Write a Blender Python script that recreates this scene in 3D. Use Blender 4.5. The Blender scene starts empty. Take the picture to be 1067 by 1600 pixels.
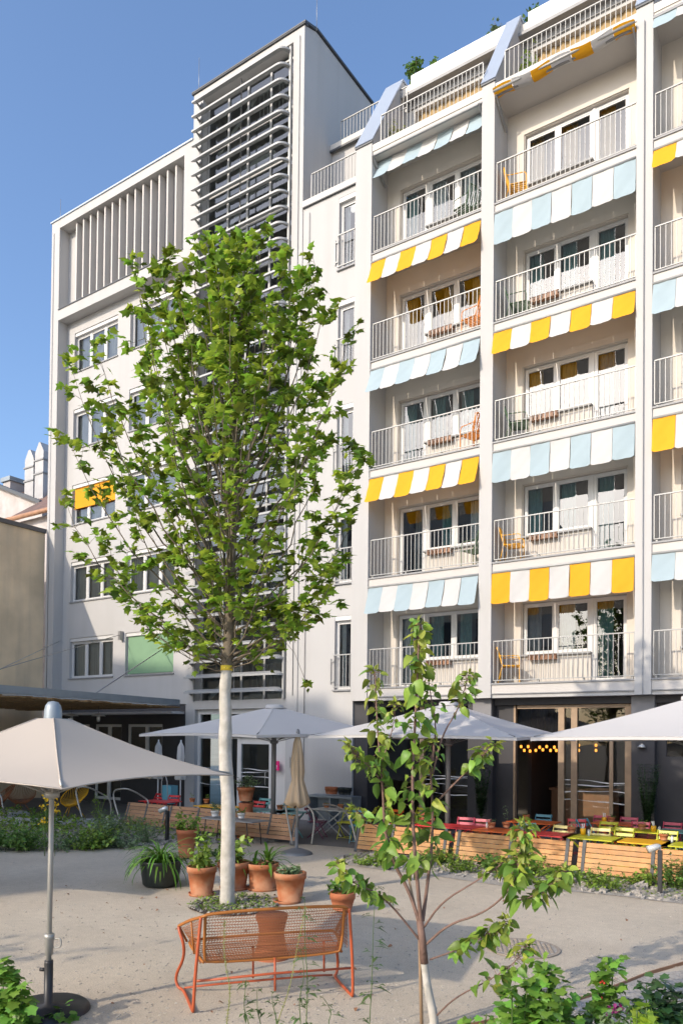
import bpy, math, random
from mathutils import Vector, Matrix
R=random.Random(7)
sc=bpy.context.scene; COL=sc.collection
PI=math.pi
def rad(a): return math.radians(a)
# ------------------------------------------------------------------ camera
F=1200.; CX=533.5; H=2.3
pitch=rad(1.0); roll=rad(.6); yaw=rad(90-55.83)
CY=1154.-F*math.tan(pitch)
FW=Vector((-math.sin(yaw)*math.cos(pitch),math.cos(yaw)*math.cos(pitch),math.sin(pitch)))
RT=Vector((math.cos(yaw),math.sin(yaw),0)); UP=RT.cross(FW)
R2=RT*math.cos(roll)+UP*math.sin(roll); U2=UP*math.cos(roll)-RT*math.sin(roll)
CAM=Vector((0,0,H))
def ray(px,py): return FW+R2*((px-CX)/F)-U2*((py-CY)/F)
def D(px,py,z): return CAM+ray(px,py)*z
def G(px,py,Z=0.):
    d=ray(px,py); return CAM+d*((Z-H)/d.z)
def YP(px,py,Y):
    d=ray(px,py); return CAM+d*(Y/d.y)
def depth(p): return (Vector(p)-CAM).dot(FW)
cam=bpy.data.cameras.new('camera'); co=bpy.data.objects.new('camera',cam); COL.objects.link(co)
cam.sensor_fit='HORIZONTAL'; cam.sensor_width=36; cam.lens=36*F/1067.
cam.shift_y=(CY-800)/1067.; cam.clip_start=.05; cam.clip_end=2000
m=Matrix((( R2.x,U2.x,-FW.x,0),(R2.y,U2.y,-FW.y,0),(R2.z,U2.z,-FW.z,H),(0,0,0,1))); co.matrix_world=m
sc.camera=co
# ------------------------------------------------------------------ light
SAZ=rad(18); SEL=rad(27.5)
tosun=Vector((-math.sin(SAZ)*math.cos(SEL),-math.cos(SAZ)*math.cos(SEL),math.sin(SEL)))
sl=bpy.data.lights.new('sun','SUN'); so=bpy.data.objects.new('sun',sl); COL.objects.link(so)
sl.energy=2.0; sl.angle=rad(.6); sl.color=(1,.87,.71)
so.rotation_mode='QUATERNION'; so.rotation_quaternion=(-tosun).to_track_quat('-Z','Y'); so.location=(0,-10,30)
w=bpy.data.worlds.new('World'); sc.world=w; w.use_nodes=True
nt=w.node_tree; bg=nt.nodes['Background']; sky=nt.nodes.new('ShaderNodeTexSky'); sky.sky_type='NISHITA'
sky.sun_disc=False; sky.sun_elevation=SEL; sky.sun_rotation=PI+SAZ; sky.air_density=1.0; sky.dust_density=2.4; sky.ozone_density=4.2
nt.links.new(sky.outputs[0],bg.inputs[0]); bg.inputs[1].default_value=.15
sc.view_settings.view_transform='Standard'; sc.view_settings.look='None'; sc.view_settings.exposure=.95
# ------------------------------------------------------------------ materials
def mat(name,col,rough=.6,metal=0,var=.0,vscale=3.,bump=0.,bscale=40.,col2=None,cscale=2.,spec=.5,trans=0.,island=0.,streak=0.,emit=None,estr=0,gap=None,speck=0):
    m=bpy.data.materials.new(name); m.use_nodes=True; t=m.node_tree; N=t.nodes; L=t.links
    b=N['Principled BSDF']; out=N['Material Output']
    b.inputs['Roughness'].default_value=rough; b.inputs['Metallic'].default_value=metal
    b.inputs['Specular IOR Level'].default_value=spec
    tc=N.new('ShaderNodeTexCoord'); src=None
    cur=N.new('ShaderNodeRGB'); cur.outputs[0].default_value=(*col,1); cur=cur.outputs[0]
    def mix(a,bb,fac,mode='MIX'):
        x=N.new('ShaderNodeMix'); x.data_type='RGBA'; x.blend_type=mode
        if hasattr(fac,'links'): L.new(fac,x.inputs[0])
        else: x.inputs[0].default_value=fac
        for s,i in ((a,6),(bb,7)):
            if hasattr(s,'links'): L.new(s,x.inputs[i])
            else: x.inputs[i].default_value=(*s,1)
        return x.outputs[2]
    def noise(scale,det=5,vec=None):
        n=N.new('ShaderNodeTexNoise'); n.inputs['Scale'].default_value=scale; n.inputs['Detail'].default_value=det
        L.new(vec if vec else tc.outputs['Object'],n.inputs['Vector']); return n.outputs['Fac']
    def ramp(f,a,b_):
        r=N.new('ShaderNodeMapRange'); r.inputs[1].default_value=a; r.inputs[2].default_value=b_; L.new(f,r.inputs[0]); return r.outputs[0]
    if col2: cur=mix(cur,col2,ramp(noise(cscale),.38,.62))
    if streak:
        mp=N.new('ShaderNodeMapping'); mp.inputs['Scale'].default_value=(1,1,.06); L.new(tc.outputs['Object'],mp.inputs[0])
        s=ramp(noise(2.2,6,mp.outputs[0]),.45,.8)
        k=N.new('ShaderNodeMath'); k.operation='MULTIPLY'; L.new(s,k.inputs[0]); k.inputs[1].default_value=streak
        cur=mix(cur,(.25,.23,.2),k.outputs[0])
    if var:
        n=noise(vscale,6); r=N.new('ShaderNodeMapRange'); L.new(n,r.inputs[0]); r.inputs[1].default_value=.25; r.inputs[2].default_value=.75
        r.inputs[3].default_value=1-var; r.inputs[4].default_value=1+var
        h=N.new('ShaderNodeHueSaturation'); L.new(r.outputs[0],h.inputs['Value']); L.new(cur,h.inputs['Color']); cur=h.outputs[0]
    if island:
        g=N.new('ShaderNodeNewGeometry'); r=N.new('ShaderNodeMapRange'); L.new(g.outputs['Random Per Island'],r.inputs[0])
        r.inputs[3].default_value=1-island; r.inputs[4].default_value=1+island
        h=N.new('ShaderNodeHueSaturation'); L.new(r.outputs[0],h.inputs['Value']); L.new(cur,h.inputs['Color'])
        r2=N.new('ShaderNodeMapRange'); mm=N.new('ShaderNodeMath'); mm.operation='FRACT'; m3=N.new('ShaderNodeMath'); m3.operation='MULTIPLY'; m3.inputs[1].default_value=7.31
        L.new(g.outputs['Random Per Island'],m3.inputs[0]); L.new(m3.outputs[0],mm.inputs[0]); L.new(mm.outputs[0],r2.inputs[0])
        r2.inputs[3].default_value=.5-.05*island; r2.inputs[4].default_value=.5+.035*island; L.new(r2.outputs[0],h.inputs['Hue']); cur=h.outputs[0]
    if speck:
        n=noise(70,3); r=N.new('ShaderNodeMapRange'); L.new(n,r.inputs[0]); r.inputs[1].default_value=.3; r.inputs[2].default_value=.7
        r.inputs[3].default_value=1-speck; r.inputs[4].default_value=1+speck
        n2=noise(9,5); r3=N.new('ShaderNodeMapRange'); L.new(n2,r3.inputs[0]); r3.inputs[1].default_value=.3; r3.inputs[2].default_value=.7; r3.inputs[3].default_value=1-speck*.3; r3.inputs[4].default_value=1+speck*.3
        mu=N.new('ShaderNodeMath'); mu.operation='MULTIPLY'; L.new(r.outputs[0],mu.inputs[0]); L.new(r3.outputs[0],mu.inputs[1])
        h=N.new('ShaderNodeHueSaturation'); L.new(mu.outputs[0],h.inputs['Value']); L.new(cur,h.inputs['Color']); cur=h.outputs[0]
    L.new(cur,b.inputs['Base Color'])
    if bump:
        bp=N.new('ShaderNodeBump'); bp.inputs['Strength'].default_value=bump; bp.inputs['Distance'].default_value=.02
        L.new(noise(bscale,4),bp.inputs['Height']); L.new(bp.outputs[0],b.inputs['Normal'])
    if trans:
        tr=N.new('ShaderNodeBsdfTranslucent'); L.new(cur,tr.inputs[0]); mx=N.new('ShaderNodeMixShader'); mx.inputs[0].default_value=trans
        L.new(b.outputs[0],mx.inputs[1]); L.new(tr.outputs[0],mx.inputs[2]); L.new(mx.outputs[0],out.inputs[0])
    if emit: b.inputs['Emission Color'].default_value=(*emit,1); b.inputs['Emission Strength'].default_value=estr
    return m
def glass(name,tint=(.8,.85,.85),ior=1.7,rough=.0,thru=1.):
    m=bpy.data.materials.new(name); m.use_nodes=True; t=m.node_tree; N=t.nodes; L=t.links; N.remove(N['Principled BSDF'])
    f=N.new('ShaderNodeFresnel'); f.inputs[0].default_value=ior
    a=N.new('ShaderNodeBsdfTransparent'); a.inputs[0].default_value=(*tint,1)
    g=N.new('ShaderNodeBsdfGlossy'); g.inputs['Roughness'].default_value=rough; g.inputs[0].default_value=(1,1,1,1)
    x=N.new('ShaderNodeMixShader'); L.new(f.outputs[0],x.inputs[0]); L.new(a.outputs[0],x.inputs[1]); L.new(g.outputs[0],x.inputs[2]); L.new(x.outputs[0],N['Material Output'].inputs[0])
    tc=N.new('ShaderNodeTexCoord'); n=N.new('ShaderNodeTexNoise'); n.inputs['Scale'].default_value=1.3; L.new(tc.outputs['Object'],n.inputs[0])
    bp=N.new('ShaderNodeBump'); bp.inputs['Strength'].default_value=.05; bp.inputs['Distance'].default_value=.05; L.new(n.outputs[0],bp.inputs['Height']); L.new(bp.outputs[0],g.inputs['Normal'])
    return m
M={}
M['plaster']=mat('white_plaster',(.455,.445,.43),.85,var=.03,vscale=.6,bump=.15,bscale=60,streak=.17)
M['plaster2']=mat('cream_plaster',(.52,.49,.455),.85,var=.03,vscale=1.2,bump=.12,bscale=60,streak=.06)
M['cap']=mat('light_zinc_sheet',(.38,.43,.50),.45,metal=.3,var=.05,vscale=1.5)
M['trimdark']=mat('dark_trim_sheet',(.07,.075,.08),.5)
M['trimgrey']=mat('grey_drip_sheet',(.26,.26,.26),.6,metal=.1,var=.1,vscale=6)
M['rail']=mat('galvanised_steel',(.34,.34,.33),.5,metal=.2,var=.06,vscale=8)
M['louvre']=mat('louvre_aluminium',(.34,.345,.34),.5,metal=.15,var=.06,vscale=2)
M['concrete']=mat('grey_concrete',(.33,.33,.32),.85,var=.12,vscale=2.5,bump=.2,bscale=30)
M['kerb']=mat('pale_kerb',(.60,.57,.52),.8,var=.08,vscale=4,streak=.2)
M['winframe']=mat('white_window_frame',(.60,.59,.57),.4)
M['glass']=glass('window_glass',(.78,.85,.86),1.92)
M['legsteel']=mat('weathered_steel',(.10,.10,.10),.85,var=.2,vscale=12)
M['glasscafe']=glass('shop_glass',(.75,.82,.80),1.55)
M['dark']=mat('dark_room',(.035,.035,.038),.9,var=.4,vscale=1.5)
M['cream']=mat('cream_wall_paint',(.58,.53,.465),.85,var=.03,vscale=1.2,bump=.12,bscale=60,streak=.05)
M['curt_teal']=mat('teal_curtain',(.10,.20,.20),.9,var=.15,vscale=9)
M['curt_white']=mat('white_curtain',(.55,.56,.56),.9,var=.1,vscale=9,trans=.2)
M['curt_grey']=mat('grey_curtain',(.22,.22,.23),.9,var=.15,vscale=9)
M['curt_brown']=mat('ochre_curtain',(.36,.25,.12),.9,var=.15,vscale=9)
M['yel']=mat('yellow_canvas',(.90,.425,.012),.8,trans=.3,var=.03,vscale=2,bump=.1,bscale=9)
M['blu']=mat('pale_blue_canvas',(.41,.51,.55),.8,trans=.25,var=.03,vscale=2,bump=.1,bscale=9)
M['whc']=mat('white_canvas',(.62,.61,.59),.8,trans=.25,var=.03,vscale=2,bump=.1,bscale=9)
M['greenblind']=mat('green_blind',(.19,.32,.19),.8,var=.05,vscale=3)
M['anthra']=mat('anthracite_wall',(.045,.043,.046),.7,var=.15,vscale=2,bump=.1)
M['anthra2']=mat('grey_column',(.20,.195,.20),.75,var=.1,vscale=2)
M['woodframe']=mat('oak_door_frame',(.33,.225,.14),.5,var=.15,vscale=7)
M['plank']=mat('larch_planks',(.42,.19,.055),.6,var=.25,vscale=5,col2=(.46,.24,.09),cscale=3,bump=.15,island=.12)
M['plankold']=mat('brown_planks',(.36,.20,.11),.65,var=.2,vscale=5,bump=.15,island=.15)
M['ground']=mat('bound_gravel',(.53,.46,.36),.92,var=.12,vscale=.7,col2=(.47,.40,.31),cscale=.45,bump=.7,bscale=85,speck=.22)
M['paving']=mat('grey_paving',(.17,.16,.155),.85,var=.12,vscale=1.5,bump=.3,bscale=50)
M['kerbstone']=mat('pale_concrete_kerb',(.42,.42,.42),.8,var=.1,vscale=3,bump=.2)
M['manhole']=mat('worn_cast_stone',(.30,.25,.20),.85,var=.2,vscale=14,bump=.3)
M['gravel']=mat('pale_gravel',(.36,.33,.29),.9,var=.35,vscale=38,bump=1,bscale=45)
M['soil']=mat('soil',(.06,.042,.03),.95,var=.4,vscale=20,bump=1,bscale=30)
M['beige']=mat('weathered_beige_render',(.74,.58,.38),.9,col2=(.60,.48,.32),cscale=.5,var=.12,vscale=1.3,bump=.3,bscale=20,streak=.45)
M['oldwhite']=mat('old_white_render',(.50,.47,.46),.9,col2=(.42,.38,.36),cscale=1.2,var=.1,vscale=2,bump=.3,bscale=12,streak=.3)
M['tiles']=mat('clay_roof_tiles',(.20,.115,.09),.85,col2=(.13,.09,.075),cscale=2,var=.25,vscale=9,bump=.5,bscale=14)
M['reed']=mat('reed_mat',(.30,.19,.09),.9,var=.35,vscale=12,bump=.6,bscale=30)
M['steelbeam']=mat('painted_steel_beam',(.27,.31,.34),.5,metal=.3,var=.08)
M['cable']=mat('steel_cable',(.30,.30,.30),.4,metal=.6)
M['umbbeige']=mat('beige_parasol_fabric',(.50,.44,.375),.85,trans=.18,var=.03,vscale=1.5,bump=.08,bscale=5)
M['umbgrey']=mat('grey_parasol_fabric',(.60,.585,.575),.85,trans=.18,var=.03,vscale=1,bump=.08,bscale=4)
M['umbsand']=mat('sand_parasol_fabric',(.47,.35,.23),.9,var=.08,vscale=4)
M['alu']=mat('brushed_aluminium',(.36,.35,.32),.45,metal=.5,var=.05)
M['poledark']=mat('grey_pole',(.20,.20,.20),.5,metal=.4)
M['black']=mat('black_metal',(.02,.02,.022),.45)
M['blackplastic']=mat('black_plastic_pot',(.018,.024,.022),.45,bump=.1,bscale=8)
M['terra']=mat('terracotta',(.38,.115,.04),.85,var=.14,vscale=5,col2=(.40,.19,.10),cscale=5,bump=.15,bscale=30)
M['terradark']=mat('dark_terracotta',(.40,.13,.055),.8,var=.10,vscale=5,bump=.15)
M['whitepot']=mat('white_ceramic',(.72,.70,.66),.4)
M['orange']=mat('orange_powder_coat',(.42,.085,.028),.45,var=.08,vscale=9)
M['ochre']=mat('ochre_cord_rail',(.37,.13,.022),.55,var=.1,vscale=9)
M['cord']=mat('orange_brown_cord',(.33,.12,.045),.6,var=.1,vscale=9)
M['whitebark']=mat('whitewashed_bark',(.50,.47,.42),.85,var=.14,vscale=6,col2=(.40,.375,.32),cscale=7,bump=.5,bscale=16)
M['bark']=mat('grey_brown_bark',(.15,.12,.085),.85,var=.3,vscale=9,bump=.6,bscale=30)
M['barkred']=mat('red_brown_bark',(.17,.10,.075),.75,var=.25,vscale=12,bump=.4,bscale=40)
M['tag']=mat('yellow_tie',(.75,.55,.05),.7)
def leafm(n,c,isl=.45,tr=.38): return mat(n,c,.45,trans=tr,island=isl,spec=.4)
M['planeleaf']=leafm('plane_leaf',(.225,.345,.035),.7,.45)
M['sapleaf']=leafm('mulberry_leaf',(.17,.30,.045),.5,.35)
M['budleaf']=leafm('young_leaf',(.26,.32,.05),.4,.35)
M['lily']=leafm('strap_leaf',(.10,.22,.03),.4,.3)
M['herb']=leafm('herb_leaf',(.12,.23,.045),.5,.3)
M['herb2']=leafm('light_herb_leaf',(.19,.30,.045),.5,.3)
M['grey_leaf']=leafm('grey_green_leaf',(.16,.235,.11),.4,.25)
M['currant']=leafm('currant_leaf',(.14,.29,.04),.5,.35)
M['lime']=leafm('lime_leaf',(.26,.40,.04),.4,.4)
M['darkleaf']=leafm('dark_leaf',(.035,.085,.025),.5,.25)
M['weed']=leafm('weed_leaf',(.10,.17,.05),.4,.3)
M['straw']=leafm('seed_stalk',(.32,.34,.12),.4,.3)
M['flower_y']=mat('yellow_petal',(.85,.55,.02),.6,trans=.3)
M['flower_p']=mat('purple_petal',(.25,.02,.14),.6,trans=.3)
M['flower_r']=mat('red_flower',(.5,.05,.02),.6)
M['pink']=mat('pink_sign',(.75,.02,.18),.4)
M['white']=mat('white_paint',(.75,.75,.75),.5)
M['bulb']=mat('glowing_bulb',(1,.6,.25),.4,emit=(1,.34,.04),estr=1.2)
M['lampglass']=mat('lamp_glass',(.6,.6,.58),.15,metal=.4)
for n,c in dict(c_red=(.60,.035,.04),c_pink=(.52,.05,.10),c_lime=(.50,.50,.02),c_yellow=(.75,.62,.20),c_orange=(.70,.13,.02),c_teal=(.16,.38,.38),c_blue=(.10,.30,.38),c_plum=(.16,.035,.07),c_gold=(.78,.38,.02),c_amber=(.72,.24,.02),c_green=(.07,.12,.06),c_yel2=(.80,.42,.015)).items():
    M[n]=mat('lacquer_'+n[2:],c,.4,var=.04,vscale=6)
M['tabletop_w']=mat('pale_table',(.45,.46,.44),.5)
M['glassware']=mat('glassware',(.55,.58,.58),.2)
M['interior']=mat('interior_wall',(.10,.08,.07),.8,var=.2,vscale=.8)
M['woodint']=mat('counter_wood',(.25,.12,.06),.5,var=.2,vscale=4)
# ------------------------------------------------------------------ mesh builder
class MB:
    def __init__(s): s.v=[]; s.f=[]; s.mi=[]; s.sm=[]; s.k=0
    def add(s,vs,fs,sm=False):
        o=len(s.v); s.v+= [tuple(x) for x in vs]
        for f in fs: s.f.append(tuple(i+o for i in f)); s.mi.append(s.k); s.sm.append(sm)
    def box(s,x0,x1,y0,y1,z0,z1):
        s.add([(x0,y0,z0),(x1,y0,z0),(x1,y1,z0),(x0,y1,z0),(x0,y0,z1),(x1,y0,z1),(x1,y1,z1),(x0,y1,z1)],
              [(0,3,2,1),(4,5,6,7),(0,1,5,4),(1,2,6,5),(2,3,7,6),(3,0,4,7)])
    def obox(s,c,ax,ay,az,hx,hy,hz):
        c=Vector(c); ax=Vector(ax).normalized()*hx; ay=Vector(ay).normalized()*hy; az=Vector(az).normalized()*hz
        P=[c+ax*i+ay*j+az*k for k in(-1,1) for i,j in ((-1,-1),(1,-1),(1,1),(-1,1))]
        s.add(P,[(0,3,2,1),(4,5,6,7),(0,1,5,4),(1,2,6,5),(2,3,7,6),(3,0,4,7)])
    def bar(s,a,b,w,h=None,up=(0,0,1)):
        a=Vector(a); b=Vector(b); d=(b-a); up=Vector(up)
        if abs(d.normalized().dot(up))>.97: up=Vector((0,1,0))
        x=d.cross(up); z=x.cross(d); s.obox((a+b)/2,x,d,z,w/2,d.length/2,(h or w)/2)
    def tube(s,pts,r,n=6,closed=False,caps=True):
        P=[Vector(p) for p in pts]; L=len(P)
        rs=r if isinstance(r,(list,tuple)) else [r]*L
        nrm=None; rings=[]
        for i,p in enumerate(P):
            if closed: t=(P[(i+1)%L]-P[i-1])
            else: t=(P[min(i+1,L-1)]-P[max(i-1,0)])
            if t.length<1e-9: t=Vector((0,0,1))
            t.normalize()
            if nrm is None:
                nrm=t.cross(Vector((.3,.2,1)) if abs(t.z)<.9 else Vector((1,0,.1))); nrm.normalize()
            else:
                nrm=nrm-t*nrm.dot(t)
                if nrm.length<1e-6: nrm=t.orthogonal()
                nrm.normalize()
            bi=t.cross(nrm)
            rings.append([p+(nrm*math.cos(2*PI*k/n)+bi*math.sin(2*PI*k/n))*rs[i] for k in range(n)])
        vs=[q for rg in rings for q in rg]; fs=[]
        for i in range(L if closed else L-1):
            j=(i+1)%L
            for k in range(n): fs.append((i*n+k,i*n+(k+1)%n,j*n+(k+1)%n,j*n+k))
        if caps and not closed: fs.append(tuple(range(n))[::-1]); fs.append(tuple((L-1)*n+k for k in range(n)))
        s.add(vs,fs,True)
    def lathe(s,c,prof,n=24,sm=True):
        c=Vector(c); vs=[];fs=[]
        for r,z in prof:
            for k in range(n): vs.append(c+Vector((r*math.cos(2*PI*k/n),r*math.sin(2*PI*k/n),z)))
        for i in range(len(prof)-1):
            for k in range(n): fs.append((i*n+k,i*n+(k+1)%n,(i+1)*n+(k+1)%n,(i+1)*n+k))
        s.add(vs,fs,sm)
    def prism(s,poly,axis,a,b):
        n=len(poly)
        def P(u,v,w): return {'x':(w,u,v),'y':(u,w,v),'z':(u,v,w)}[axis]
        vs=[P(u,v,a) for u,v in poly]+[P(u,v,b) for u,v in poly]
        fs=[tuple(range(n))[::-1],tuple(range(n,2*n))]+[(i,(i+1)%n,n+(i+1)%n,n+i) for i in range(n)]
        s.add(vs,fs)
    def leaf(s,p,d,nrm,L,kind='oval',W=None,curl=.25):
        p=Vector(p); d=Vector(d).normalized(); nrm=Vector(nrm); nrm=nrm-d*nrm.dot(d)
        if nrm.length<1e-4: nrm=d.orthogonal()
        nrm.normalize(); sd=d.cross(nrm); W=W or L*.75
        def q(u,v,h=0): return p+d*(u*L)+sd*(v*W)+nrm*(h*L)
        c=curl
        if kind=='oval':
            h=.10*c*2
            s.add([q(0,0),q(.08,.30,h*.5),q(.30,.47,h),q(.58,.44,.03-c*.2),q(.82,.24,-c*.55),q(1,0,-c),q(.82,-.24,-c*.55),q(.58,-.44,.03-c*.2),q(.30,-.47,h),q(.08,-.30,h*.5),q(.3,0,-.03),q(.65,0,-.05-c*.35)],
                  [(0,1,2,10),(10,2,3,11),(11,3,4),(11,4,5),(0,10,8,9),(10,11,7,8),(11,6,7),(11,5,6)],True)
        elif kind=='plane':
            o=[(0,0),(.02,.30),(.16,.52),(.30,.34),(.52,.60),(.62,.26),(1,0),(.62,-.26),(.52,-.60),(.30,-.34),(.16,-.52),(.02,-.30)]
            s.add([q(u,v,-c*u*u-c*.8*v*v) for u,v in o]+[q(.3,0,.04)],[(12,i,i+1) for i in range(11)]+[(12,11,0)])
        elif kind=='lobed':
            o=[(0,0),(-.08,.32),(.18,.55),(.36,.38),(.62,.52),(.72,.24),(1,0),(.72,-.24),(.62,-.52),(.36,-.38),(.18,-.55),(-.08,-.32)]
            s.add([q(u,v,-c*u*u+c*.5*abs(v)) for u,v in o]+[q(.35,0,-.02)],[(12,i,i+1) for i in range(11)]+[(12,11,0)],True)
        elif kind=='lance':
            s.add([q(0,0),q(.35,.5,.03),q(1,0,-c),q(.35,-.5,.03),q(.4,0,-.02)],[(0,1,4),(1,2,4),(4,2,3),(0,4,3)],True)
    def build(s,name,mats,parent=None,**kw):
        me=bpy.data.meshes.new(name)
        off=wl(parent) if parent else kw.get('at',Vector((0,0,0)))
        me.from_pydata([(a-off[0],b-off[1],c-off[2]) for a,b,c in s.v],[],s.f)
        for mm in (mats if isinstance(mats,list) else [mats]): me.materials.append(M[mm] if isinstance(mm,str) else mm)
        me.polygons.foreach_set('material_index',s.mi); me.polygons.foreach_set('use_smooth',s.sm); me.update()
        o=bpy.data.objects.new(name,me); COL.objects.link(o)
        if parent: o.parent=parent
        else: o.location=off
        if kw.get('label'): o['label']=kw['label']
        return o
def wl(o):
    v=Vector((0,0,0))
    while o: v=v+Vector(o.location); o=o.parent
    return v
def thing(name,label,cat,loc=(0,0,0),group=None,rz=0):
    o=bpy.data.objects.new(name,None); COL.objects.link(o); o.location=loc; o.rotation_euler=(0,0,rz); o.empty_display_size=.1
    o['label']=label; o['category']=cat
    if group: o['group']=group
    return o
def tag(o,label,cat,group=None):
    o['label']=label; o['category']=cat
    if group: o['group']=group
    return o
def struct(name,mb,mt): o=mb.build(name,mt); o['kind']='structure'; return o
KIDS={}
def dup(root,loc,rz,label=None,group=None,mats=None,sc_=1.):
    def cp(o,p):
        c=o.copy(); COL.objects.link(c)
        if p: c.parent=p
        for k in [x for x in o.children]: cp(k,c)
        return c
    c=cp(root,None); c.location=loc; c.rotation_euler=(0,0,rz); c.scale=(sc_,)*3
    if label: c['label']=label
    if group: c['group']=group
    return c
def arc(c,r,a0,a1,n,f):  # points in a plane through f(u,v)
    return [f(c[0]+r*math.cos(rad(a0+(a1-a0)*i/n)),c[1]+r*math.sin(rad(a0+(a1-a0)*i/n))) for i in range(n+1)]
def smooth(P,it=2,closed=False):
    P=[Vector(p) for p in P]
    for _ in range(it):
        Q=[] if closed else [P[0]]
        n=len(P)
        for i in range(n if closed else n-1):
            a,b=P[i],P[(i+1)%n]; Q+=[a*.75+b*.25,a*.25+b*.75]
        if not closed: Q.append(P[-1])
        P=Q
    return P
# ================================================================== BUILDING
PH=2.9; RB=[3.71+PH*i for i in range(5)]           # balcony rail bottoms
BX=[(-10.83,-7.67),(-7.34,-4.05),(-3.71,-.45)]
PX=[(-11.34,-10.83),(-7.67,-7.34),(-4.05,-3.71),(-.45,-.11)]
YF=17.2; YB=17.95
bld=thing('apartment_house','tall white plastered apartment house with louvred stair tower and striped balcony awnings','building',(-12,17.2,0))
def wall_with_holes(mb,x0,x1,z0,z1,y0,y1,holes):
    xs=sorted({x0,x1,*[h[0] for h in holes],*[h[1] for h in holes]})
    for a,b in zip(xs,xs[1:]):
        hs=sorted([(h[2],h[3]) for h in holes if h[0]<=a+1e-6 and h[1]>=b-1e-6]); z=z0
        for p,q in hs:
            if p>z+1e-6: mb.box(a,b,y0,y1,z,p)
            z=max(z,q)
        if z1>z+1e-6: mb.box(a,b,y0,y1,z,z1)
def curtain(mb,x0,x1,y,z0,z1,amp=.025,per=.09,skew=0):
    n=max(4,int((x1-x0)/per*4)); vs=[];fs=[]
    for i in range(n+1):
        x=x0+(x1-x0)*i/n; yy=y+amp*math.sin(i*PI/2)+.008*math.sin(i*1.7)
        vs+=[(x,yy,z0),(x+skew*0,yy,z1)]
    for i in range(n): fs.append((2*i,2*i+2,2*i+3,2*i+1))
    mb.add(vs,fs,True)
def window(x0,x1,z0,z1,y,parts,frame=.055,curt=None,label=None,box=0.,blind=None,sill=True):
    """a window part: frame mesh with glass, curtain (and blind) sub-parts. parts = list of vertical division x"""
    mb=MB(); zt=z1-box
    if box: mb.box(x0,x1,y-.09,y+.02,zt,z1)
    xs=[x0]+parts+[x1]
    mb.box(x0,x1,y,y+.07,zt-frame,zt); mb.box(x0,x1,y,y+.07,z0,z0+frame)
    for i,x in enumerate(xs):
        a=x if i==0 else (x-frame if i==len(xs)-1 else x-frame*.8); b=x+frame if i==0 else (x if i==len(xs)-1 else x+frame*.8)
        mb.box(a,b,y+.002 if 0<i<len(xs)-1 else y-.002,y+.068,z0+frame,zt-frame)
    for a,b in zip(xs,xs[1:]):   # casement inner frames
        a+=frame*.8; b-=frame*.8
        if b-a>.35:
            for u,v in ((a,a+.035),(b-.035,b)): mb.box(u,v,y+.012,y+.06,z0+frame,zt-frame)
            mb.box(a+.035,b-.035,y+.012,y+.06,z0+frame,z0+frame+.035); mb.box(a+.035,b-.035,y+.012,y+.06,zt-frame-.035,zt-frame)
    w_=mb.build('window',M['winframe'],bld,label=label)
    g=MB(); g.add([(x0+.03,y+.04,z0+.03),(x1-.03,y+.04,z0+.03),(x1-.03,y+.04,zt-.03),(x0+.03,y+.04,zt-.03)],[(0,1,2,3)]); g.build('glass','glass',w_)
    if sill:
        s=MB(); s.box(x0-.04,x1+.04,y-.16,y+.0,z0-.045,z0-.004); s.build('sill','trimgrey',w_)
    if curt:
        for (a,b,mt) in curt:
            c=MB(); curtain(c,a,b,y+.16,z0+.02,zt-.02); c.build('curtain',mt,w_)
    if blind:
        c=MB(); c.box(x0+.05,x1-.05,y-.035,y-.025,blind[0],blind[1]); c.box(x0+.04,x1-.04,y-.045,y-.015,blind[0]-.03,blind[0]); c.build('blind',blind[2],w_)
    return w_
# ---- walls
mb=MB()
# left wing recess wall
holes=[]
WR=[4.38,7.18,10.02,12.82,15.66]
for i,z in enumerate(WR):
    holes+= [(-24.0,-21.6,z,z+1.46),(-20.95,-18.6,z,z+1.46)]
wall_with_holes(mb,-24.44,-17.6,3.35,17.56,17.6,17.85,holes)
mb.box(-24.44,-17.6,17.62,17.85,17.56,21.0)          # back of loggia
mb.box(-24.9,-24.44,17.2,21,0,21.0)                  # left pillar
mb.box(-24.44,-18.0,17.2,17.61,17.56,17.93)          # loggia sill beam
mb.box(-18.0,-17.6,17.2,17.61,17.56,21.0)
mb.box(-24.9,-17.6,17.2,21,21.0,21.32)               # parapet
mb.box(-24.44,-17.6,17.86,21,3.3,21.0)               # mass behind
# tower piers
mb.box(-17.6,-17.2,17.2,17.6,0,22.74); mb.box(-13.6,-13.2,17.2,17.6,0,22.74)
mb.box(-17.2,-13.6,17.2,17.6,22.45,22.74)
mb.prism([(17.6,22.5),(17.6,22.9),(17.75,22.97),(20.8,22.95),(20.8,3),(20.5,3),(20.5,22.5)],'x',-17.6,-13.2)
mb.box(-13.45,-13.2,17.6,20.5,0,22.5); mb.box(-17.6,-17.4,17.6,20.5,3.3,22.5)
mb.prism([(17.2,22.74),(17.6,22.90),(17.6,22.74)],'x',-17.6,-13.2)
mb.box(-17.2,-13.6,17.2,17.5,3.15,3.42)
# wall with narrow windows
NZ=[3.63+2.9*i for i in range(5)]
holes=[(-11.95,-11.42,z-.0,z+2.0) for z in NZ]
wall_with_holes(mb,-13.2,-11.34,0,17.42,17.23,17.45,holes)
mb.box(-13.2,-11.34,17.45,17.5,17.3,17.42); mb.box(-13.2,-12.1,17.46,18.6,0,17.4)
mb.box(-13.2,-10.9,18.62,18.9,17.4,19.9)             # setback wall
mb.box(-13.2,-10.9,18.9,20.6,19.5,19.9)
# bottom beam above cafe
mb.box(-11.34,0.2,17.18,18.0,3.3,3.60)
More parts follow.
